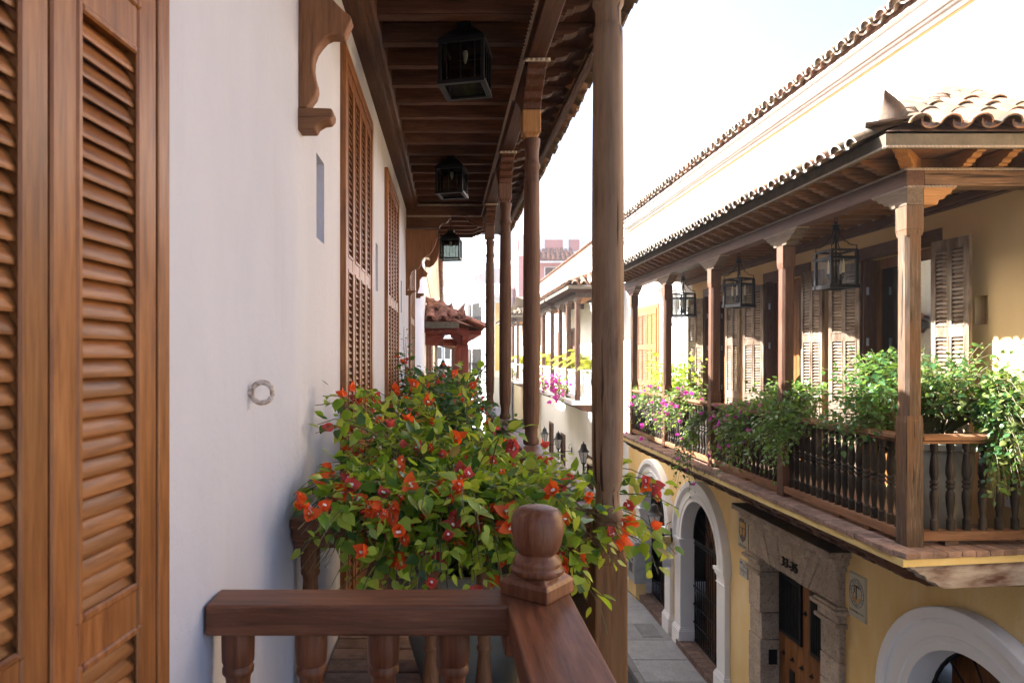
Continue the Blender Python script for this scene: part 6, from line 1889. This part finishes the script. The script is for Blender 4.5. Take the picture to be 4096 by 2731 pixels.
def plant(name, loc, label, cat, stems, leaf_size, keys, weights, gap=0.03, start=0.3, group=None, singles=0, flowers=None, fl_size=0.045, fl_prob=0.1,
          fl_single=False, clamp=None, stem_r=0.004, droop=0.5, shapes=(0, 1, 2, 3), spread=0.9, seed=1, side=0.035):
    rnd = random.Random(seed)
    root = thing(name, loc, label, cat, group)
    st = MB(); L = []; F = []
    for (a, b, c) in stems:
        a, b, c = Vector(a), Vector(b), Vector(c)
        ln = (b - a).length * 0.6 + (c - b).length * 0.7
        n = max(4, int(ln * (1 - start) / gap))
        pts = [bez(a, b, c, t / 8) for t in range(9)]
        st.tube(pts, stem_r, 4, r1=stem_r * 0.4)
        for i in range(n):
            t = start + (1 - start) * (i + rnd.random() * 0.6) / n
            p = bez(a, b, c, t)
            d = (bez(a, b, c, min(1, t + 0.02)) - bez(a, b, c, t - 0.02)).normalized()
            sd = Vector((rnd.gauss(0, 1), rnd.gauss(0, 1), rnd.gauss(0, 0.7)))
            sd = (sd - d * sd.dot(d)).normalized()
            p = p + sd * rnd.uniform(0.2, 1) * side
            dirv = (d * 0.5 + sd * spread + Vector((0, 0, -droop * rnd.random()))).normalized()
            up = Vector((rnd.gauss(0, 0.45), rnd.gauss(0, 0.45) - 0.25, 1.0))
            ex = dirv.cross(up)
            if ex.length < 0.05: continue
            ex.normalize(); ez = ex.cross(dirv)
            if clamp and not clamp(p, dirv * leaf_size): continue
            tipy = t > 0.9
            key = rnd.choices(keys, weights)[0]
            if tipy and 'leaf_c' in keys and rnd.random() < 0.6: key = 'leaf_c'
            s = leaf_size * rnd.uniform(0.55, 1.15) * (0.75 if tipy else 1)
            m = basis(p, ex, dirv, ez) @ Matrix.Scale(s, 4)
            if flowers and rnd.random() < fl_prob * (2.2 if t > 0.72 else 0.5):
                fd = (sd + d * 0.4 + Vector((0, -0.5, 0.25))).normalized()
                q = fd.to_track_quat('Z', 'Y').to_matrix().to_4x4()
                F.append((rnd.choice(flowers), T(*(p + fd * 0.015)) @ q @ Matrix.Rotation(rnd.uniform(0, 6), 4, 'Z') @ Matrix.Scale(fl_size * rnd.uniform(0.75, 1.15), 4)))
                while fl_single and rnd.random() < 0.55:
                    fd2 = (fd + Vector((rnd.gauss(0, 0.5), rnd.gauss(0, 0.5), rnd.gauss(0, 0.4)))).normalized()
                    q = fd2.to_track_quat('Z', 'Y').to_matrix().to_4x4()
                    F.append((F[-1][0], T(*(p + fd2 * 0.045)) @ q @ Matrix.Rotation(rnd.uniform(0, 6), 4, 'Z') @ Matrix.Scale(fl_size * rnd.uniform(0.75, 1.1), 4)))
            L.append((key, rnd.choice(shapes), m))
    st.build('stem', M['stem'], root, kind='stuff')
    L.sort(key=lambda q: q[2][1][3] + 0.35 * abs(q[2][0][3]) + 0.3 * (0 - q[2][2][3]))
    for key, sh, m in L[:singles]:
        place('leaf', LEAF_ME[sh, key], root, m)
    rest = L[singles:]
    mb = MB()
    idx = {k: i for i, k in enumerate(LEAF_KEYS + ('palm',))}
    for key, sh, m in rest:
        vs, fs = LSH[sh]
        mb.add(vs, fs, idx[key], m)
    if rest:
        mb.build('foliage', [M[k] for k in LEAF_KEYS + ('palm',)], root, smooth=60, kind='stuff')
    if F:
        F.sort(key=lambda q: q[1][1][3])
        if fl_single:
            rnd.shuffle(F)
            for key, m in F[:290]:
                place('flower', rnd.choice(FL[key]), root, m)
        else:
            mb = MB(); fk = sorted({k for k, _ in F})
            for key, m in F:
                me = rnd.choice(FL[key])
                mb.add([tuple(m @ v.co) for v in me.vertices], [tuple(p.vertices) for p in me.polygons if p.material_index == 0], fk.index(key))
            mb.build('blossoms', [M[k] for k in fk], root, smooth=60, kind='stuff')
    return root

def pot(loc, r, h, label, mat='pot', group=None):
    t = thing('planter_pot', loc, label, 'planter', group)
    q = MB(); q.lathe([(r * 0.62, 0), (r * 0.70, 0.03), (r * 0.92, h * 0.45), (r * 1.0, h * 0.8), (r * 0.97, h * 0.92), (r * 1.06, h * 0.94), (r * 1.07, h), (r * 0.96, h), (r * 0.93, h * 0.9)], loc, 32)
    q.build('pot_body', M[mat], t, smooth=50)
    q = MB(); q.lathe([(r * 0.01, h * 0.90), (r * 0.5, h * 0.905), (r * 0.93, h * 0.89)], loc, 20); q.build('soil', M['soil'], t)
    return t

# ---- orange bougainvillea in front of us
pot((0.13, 3.38, -1.60), 0.34, 0.62, 'greenish cement pot behind the railing, holding the orange bougainvillea')
rnd = random.Random(5)
stems = []
base = Vector((0.10, 3.36, -1.02))
def p1_top(x, y):
    t = max(0, min(1, (y - 2.35) / 1.9))
    z = -0.60 + 0.42 * t - 0.27 * t * max(0, x + 0.40) - 0.12 * max(0, x)
    return z
for k in range(215):
    y_ = rnd.uniform(2.38, 4.3)
    x_ = rnd.uniform(-0.56, 0.80)
    if y_ < 2.6 and rnd.random() < 0.35: y_ += 0.8
    z_ = p1_top(x_, y_) - abs(rnd.gauss(0, 0.09)) + 0.02
    if rnd.random() < 0.3: z_ -= rnd.uniform(0.05, 0.28)
    tip = Vector((x_, y_, z_))
    b_ = base + Vector((jit(0.18), jit(0.18), 0))
    c_ = (b_ + tip) / 2 + Vector((0, 0, 0.30 + 0.25 * rnd.random()))
    c_.z = min(c_.z, p1_top(c_.x, c_.y) + 0.06)
    stems.append((b_, c_, tip))
for k in range(95):
    y_ = rnd.uniform(2.36, 2.72); x_ = rnd.uniform(-0.52, 0.56)
    tip = Vector((x_, y_, rnd.uniform(-0.86, -0.52)))
    b_ = base + Vector((jit(0.18), jit(0.18), 0))
    stems.append((b_, Vector((x_ * 0.7, 2.95, -0.36 + jit(0.06))), tip))
sprays = [((-0.60, 2.72, -0.58), (-0.42, 2.9, -0.30)), ((-0.585, 2.76, -0.66), (-0.38, 2.85, -0.36)), ((-0.585, 3.15, -0.22), (-0.3, 3.3, -0.13)), ((-0.56, 3.05, -0.30), (-0.3, 3.3, -0.16)),
          ((0.97, 2.80, -0.62), (0.70, 2.85, -0.42)), ((0.95, 2.78, -0.80), (0.80, 2.82, -0.50)), ((0.93, 2.86, -0.55), (0.7, 3.0, -0.36)), ((0.86, 2.72, -0.86), (0.80, 2.75, -0.5)), ((0.90, 2.95, -0.52), (0.6, 3.1, -0.34)),
          ((0.86, 2.75, -0.70), (0.7, 2.8, -0.45)), ((0.62, 2.45, -0.72), (0.50, 2.7, -0.50)), ((0.52, 2.42, -0.80), (0.42, 2.7, -0.52)), ((0.70, 2.46, -0.66), (0.5, 2.7, -0.48)), ((0.58, 2.40, -0.97), (0.55, 2.5, -0.6)),
          ((-0.50, 2.55, -0.80), (-0.4, 2.8, -0.55)), ((-0.40, 2.40, -0.82), (-0.3, 2.7, -0.55)), ((-0.30, 2.36, -0.86), (-0.2, 2.7, -0.55)), ((-0.10, 2.34, -0.86), (-0.05, 2.7, -0.52)), ((0.12, 2.34, -0.86), (0.1, 2.7, -0.52)), ((0.30, 2.36, -0.84), (0.25, 2.7, -0.52)),
          ((-0.55, 2.62, -0.74), (-0.42, 2.8, -0.5)), ((-0.45, 3.6, -0.16), (-0.3, 3.5, -0.12)), ((-0.15, 4.2, -0.12), (-0.1, 3.9, -0.1)), ((0.15, 4.3, -0.14), (0.1, 4.0, -0.1)), ((0.3, 2.9, -0.32), (0.2, 3.1, -0.25)), ((-0.2, 2.5, -0.56), (-0.1, 2.8, -0.4))]
for tip, c_ in sprays + [((a + jit(0.04), b + jit(0.06), c + jit(0.05)), d) for (a, b, c), d in sprays if b > 2.44 and a < 0.8]:
    b_ = base + Vector((jit(0.15), jit(0.15), 0))
    stems.append((b_, Vector(c_), Vector(tip)))
def clamp1(p, d):
    q = p + d
    for r_ in (p, q):
        if r_.x < wx(r_.y) + 0.015: return False
        if r_.y < 2.2: return False
        if 2.62 < r_.y < 2.78 and 0.57 < r_.x < 0.73: return False
    if p.x < -0.33 and p.y < 2.95 and p.z < -0.58 and math.sin(p.x * 917 + p.z * 1311) < 0.75: return False
    return p.z > (-0.90 if p.y < 2.75 else -1.1)
plant('bougainvillea', tuple(base), 'orange flowering bougainvillea spilling over the railing in the foreground', 'plant', stems, 0.072, ('leaf_a', 'leaf_b', 'leaf_c', 'leaf_d', 'leaf_f'), (6, 1.4, 3.4, 0.5, 0.35), gap=0.025, start=0.40,
      singles=300, flowers=('petal_o', 'petal_o', 'petal_r'), fl_size=0.056, fl_prob=0.06, fl_single=True, clamp=clamp1, stem_r=0.0045, seed=3, side=0.05)

# ---- second bougainvillea further along our balcony
rnd = random.Random(8)
stems = []
for k in range(190):
    b_ = Vector((rnd.uniform(-0.25, 0.25), rnd.uniform(6.3, 8.0), -1.0))
    y_ = rnd.uniform(5.6, 8.8); x_ = rnd.uniform(-0.50, 0.52)
    tip = Vector((x_, y_, -0.25 - 0.28 * max(0, x_) + 0.16 * (y_ - 6.5) / 2 - abs(rnd.gauss(0, 0.15))))
    stems.append((b_, (b_ + tip) / 2 + Vector((0, 0, 0.35)), tip))
for k in range(16):
    tip = Vector((-0.45 + jit(0.07), 7.6 + jit(0.3), 0.34 - 0.06 * k))
    stems.append((Vector((-0.2, 7.4, -1.0)), Vector((-0.45, 7.4, -0.3)), tip))
for k in range(8):
    tip = Vector((0.78 + jit(0.06), 6.4 + jit(0.5), -0.75 + jit(0.12)))
    stems.append((Vector((0.3, 6.6, -1.0)), Vector((0.6, 6.5, -0.45)), tip))
def clamp2(p, d):
    q = p + d
    return q.x > wx(q.y) + 0.02 and p.x > wx(p.y) + 0.02
plant('bougainvillea', (0, 7.0, -1.0), 'dense dark green bougainvillea with small red flowers, between the louvred door and the slim posts', 'plant', stems, 0.062, ('leaf_a', 'leaf_b', 'leaf_d'), (0.6, 4, 2.2), gap=0.03, start=0.3,
      singles=120, flowers=('petal_r', 'petal_o', 'petal_r'), fl_size=0.045, fl_prob=0.035, clamp=clamp2, seed=9, side=0.06)
pot((0.0, 7.1, -1.60), 0.30, 0.55, 'cement pot half hidden under the dark bougainvillea', 'pot')
# round leaved shrub behind it
stems = []
rnd = random.Random(21)
for k in range(11):
    b_ = Vector((0.30, 10.8, -1.1)); tip = Vector((rnd.uniform(0.25, 0.78), 10.8 + jit(0.3), rnd.uniform(-0.45, 0.16)))
    stems.append((b_, (b_ + tip) / 2 + Vector((-0.1, 0, 0.15)), tip))
plant('seagrape', (0.30, 10.8, -1.1), 'shrub of big round pale green leaves in front of the red post', 'plant', stems, 0.16, ('leaf_c', 'leaf_a'), (2, 3), gap=0.09, start=0.5, shapes=(2,), seed=4, stem_r=0.012, side=0.05, droop=0.2)
pot((0.30, 10.8, -1.62), 0.25, 0.5, 'cement pot of the round leaved shrub', 'pot')
# turned finial posts poking out of the leaves
q = MB(); q.lathe([(0.05, -1.6), (0.05, -0.72), (0.07, -0.70), (0.07, -0.66), (0.055, -0.64), (0.085, -0.60), (0.085, -0.50), (0.07, -0.47), (0.075, -0.44), (0.07, -0.38), (0.03, -0.36), (0.002, -0.355)], (0.02, 9.9, 0), 14)
q.build('newel_post', M['rail_z'], bal, smooth=45)

# ---- plants of the yellow house balcony
def rail_clump(y0, y1, n, zlo, zhi, xout, seed, up=0.0, inner=0.0):
    r = random.Random(seed)
    st = []
    knots = [r.uniform(y0, y1) for _ in range(max(2, int((y1 - y0) / 0.55)))]
    for k in range(n):
        yb_ = r.choice(knots) + r.gauss(0, 0.10)
        b_ = Vector((CXR + 0.18 + 0.08 * r.random(), yb_, -0.95))
        x_ = CXR + r.uniform(-xout, 0.08 + inner)
        f = max(0.0, min(1.0, (CXR + 0.1 - x_) / (xout + 0.1)))
        z_ = zhi + up * (1 - f) - (zhi - zlo) * f * r.random() ** 0.7 - 0.06 * r.random()
        tip = Vector((x_, yb_ + r.gauss(0, 0.26), z_))
        c_ = (b_ + tip) / 2 + Vector((0, 0, 0.30 + 0.15 * r.random()))
        c_.z = max(c_.z, -0.62)
        st.append((b_, c_, tip))
    return st
GRP = 'plants along the balcony rail of the yellow house'
def clampR(p, d):
    return p.x < XR - 0.04 and (p + d).x < XR - 0.03 and not (abs(p.x - CXR) < 0.10 and min(abs(p.y - c) for c in COLS) < 0.11)
plant('bougainvillea', (4.4, 13.6, -0.9), 'sunlit magenta bougainvillea at the far end of the balcony rail', 'plant', rail_clump(11.6, 15.0, 170, -1.60, -0.55, 0.52, 31), 0.075, ('leaf_e', 'leaf_g', 'leaf_b'), (3, 3, 1), gap=0.045, group=GRP,
      flowers=('petal_m',), fl_size=0.062, fl_prob=0.045, clamp=clampR, seed=31, side=0.06)
plant('bougainvillea', (4.4, 11.6, -0.9), 'yellow green bougainvillea with a few magenta blooms trailing below the brick edge', 'plant',
      rail_clump(9.0, 10.9, 165, -1.75, -0.70, 0.50, 32) + [(Vector((4.35, 10.7, -0.9)), Vector((3.85, 10.6, -0.6)), Vector((3.70 + jit(0.1), 10.6 + jit(0.4), -1.85 + jit(0.35)))) for k in range(22)],
      0.072, ('leaf_e', 'leaf_e', 'leaf_g', 'leaf_b'), (3, 2, 1, 0.8), gap=0.042, group=GRP, flowers=('petal_m',), fl_size=0.06, fl_prob=0.022, clamp=clampR, seed=32, side=0.06)
plant('bougainvillea', (4.4, 9.0, -0.9), 'broad green bougainvillea hanging over the middle of the baluster rail', 'plant', rail_clump(7.0, 8.9, 230, -1.50, -0.42, 0.48, 33, up=0.20), 0.068, ('leaf_e', 'leaf_e', 'leaf_b', 'leaf_g'), (3, 3, 0.8, 0.7), gap=0.038, group=GRP, singles=60, clamp=clampR, seed=33, side=0.06)
plant('bougainvillea', (4.4, 7.2, -0.9), 'blue green bougainvillea by the corner post, rising above the rail', 'plant', rail_clump(6.25, 7.2, 130, -1.05, -0.35, 0.36, 34, up=0.42, inner=0.15), 0.066, ('leaf_d', 'leaf_e', 'leaf_e'), (4, 2.5, 1.5), gap=0.036, group=GRP, singles=80, clamp=clampR, seed=34, side=0.06)
r = random.Random(35)
stems = []
for k in range(190):
    b_ = Vector((4.85 + r.uniform(-0.15, 0.15), 6.85 + r.uniform(-0.15, 0.15), -0.80))
    tip = Vector((r.uniform(4.35, 5.33), r.uniform(6.15, 7.3), r.uniform(-0.60, 0.05) + (0.1 if r.random() < 0.2 else 0)))
    stems.append((b_, (b_ + tip) / 2 + Vector((0, 0, 0.3)), tip))
for k in range(140):
    b_ = Vector((5.0, 6.8, -0.80)); tip = Vector((r.uniform(4.85, 5.36), r.uniform(5.75, 6.15), r.uniform(-1.25, -0.15)))
    stems.append((b_, Vector((5.05, 6.2, -0.1 + jit(0.2))), tip))
for k in range(6):
    stems.append((Vector((5.0, 6.8, -0.8)), Vector((4.95, 6.0, -0.5)), Vector((4.78 + jit(0.06), 5.88 + jit(0.08), -1.22 + jit(0.08)))))
plant('bougainvillea', (4.9, 6.8, -0.8), 'tall leafy bougainvillea in the grey pot behind the end balusters', 'plant', stems, 0.072, ('leaf_d', 'leaf_e', 'leaf_g', 'leaf_b'), (3, 2.5, 2.2, 0.6), gap=0.04, start=0.4, group=GRP, singles=140, clamp=clampR, seed=36, stem_r=0.006, side=0.06)
pot((4.86, 6.80, -1.69), 0.36, 0.86, 'large grey cement pot behind the balusters at the balcony end')
# oleander bush at the far end, in the sun
r = random.Random(37); stems = []
for k in range(90):
    b_ = Vector((4.85 + r.uniform(-0.2, 0.2), 14.3 + r.uniform(-0.4, 0.4), -1.3)); tip = Vector((r.uniform(4.4, 5.33), r.uniform(13.5, 15.1), r.uniform(-0.60, 0.08) + (0.22 if r.random() < 0.15 else 0)))
    stems.append((b_, (b_ + tip) / 2 + Vector((0, 0, 0.25)), tip))
plant('oleander', (4.85, 14.3, -1.4), 'narrow leaved shrub in full sun against the white wall', 'plant', stems, 0.12, ('leaf_c', 'leaf_a'), (2.5, 3), gap=0.05, start=0.3, shapes=(1, 3), seed=38, clamp=clampR, droop=0.2)
pot((4.85, 14.3, -1.69), 0.28, 0.4, 'cement pot of the narrow leaved shrub', 'pot')

# ---- palms and flowers on the far white balcony
def palm(loc, label, h, n, seed):
    r = random.Random(seed)
    t = thing('potted_palm', loc, label, 'palm', 'potted palms on the white balconies')
    mb = MB(); stm = MB()
    for k in range(n):
        a = r.uniform(0, 2 * PI)
        if r.random() < 0.5: a = r.uniform(PI * 0.75, PI * 1.6)
        L_ = h * r.uniform(0.8, 1.25)
        b_ = Vector(loc) + Vector((0, 0, 0.3)); tip = b_ + Vector((math.cos(a) * L_ * 0.62, math.sin(a) * L_ * 0.62, L_ * r.uniform(0.35, 0.75)))
        c_ = b_ + Vector((math.cos(a) * 0.15, math.sin(a) * 0.15, L_ * 0.95))
        pts = [bez(b_, c_, tip, j / 10) for j in range(11)]
        stm.tube(pts, 0.010, 4, r1=0.004)
        for j in range(26):
            tt = 0.25 + 0.75 * j / 26
            p = bez(b_, c_, tip, tt); d = (bez(b_, c_, tip, min(1, tt + 0.03)) - p).normalized() if tt < 0.97 else d
            s_ = d.cross(Vector((0, 0, 1))).normalized()
            for sg in (-1, 1):
                l_ = 0.30 * (1 - 0.55 * abs(tt - 0.55) / 0.5)
                q_ = p + (s_ * sg * 0.8 + d * 0.55 + Vector((0, 0, -0.25))).normalized() * l_
                w_ = d * 0.016
                mb.add([p - w_, p + w_, (p + q_) / 2 + w_ + Vector((0, 0, 0.02)), q_, (p + q_) / 2 - w_ + Vector((0, 0, 0.02))], [(0, 1, 2, 4), (4, 2, 3)])
    mb.build('frond', M['palm'], t, kind='stuff')
    stm.build('stem', M['stem'], t, kind='stuff')
    q = MB(); q.lathe([(0.13, 0), (0.19, 0.36), (0.20, 0.40), (0.17, 0.40)], (loc[0], loc[1], loc[2] - 0.05), 16); q.build('pot_body', M['pot_white'], t, smooth=40)
fz2 = -1.325 + 0.05
palm((4.75, 21.7, fz2), 'yellow green palm in a white pot at the corner of the white balcony', 1.3, 11, 1)
palm((4.60, 23.1, fz2), 'arching palm frond cluster over the white balusters, second from the corner', 1.3, 10, 2)
palm((4.7, 24.4, fz2), 'palm behind the third post of the nearer white balcony', 1.25, 9, 3)
palm((4.65, 27.0, -1.24), 'bright yellow palm on the second white balcony', 1.3, 10, 4)
palm((4.6, 29.3, -1.24), 'golden palm at the far end of the second white balcony', 1.35, 10, 5)
palm((4.55, 38.7, -1.25), 'small palm on the third balcony between two thin posts', 1.5, 9, 6)
def far_clump(x, y0, y1, z, n, seed, label, fl, mag=0.2):
    r = random.Random(seed); st = []
    for k in range(n):
        b_ = Vector((x + 0.1, r.uniform(y0, y1), z + 0.3)); tip = Vector((x - r.uniform(0.05, 0.40), b_.y + jit(0.4), z + r.uniform(-0.35, 0.55)))
        st.append((b_, (b_ + tip) / 2 + Vector((0, 0, 0.35)), tip))
    plant('bougainvillea', (x, (y0 + y1) / 2, z), label, 'plant', st, 0.11, ('leaf_a', 'leaf_c', 'leaf_b'), (3, 2, 1), gap=0.08, group='bougainvilleas on the white balconies', flowers=('petal_m',) if fl else None, fl_size=0.12, fl_prob=mag, seed=seed, side=0.08, stem_r=0.006)
far_clump(3.98, 21.5, 23.6, -1.30, 34, 51, 'magenta bougainvillea hanging below the white balusters at the balcony corner', True, 0.35)
far_clump(3.98, 26.2, 27.6, -1.22, 26, 52, 'magenta bougainvillea on the edge of the second white balcony', True, 0.28)
far_clump(3.95, 38.2, 39.6, -1.1, 22, 53, 'pale green shrub with few pink flowers on the third balcony', True, 0.06)
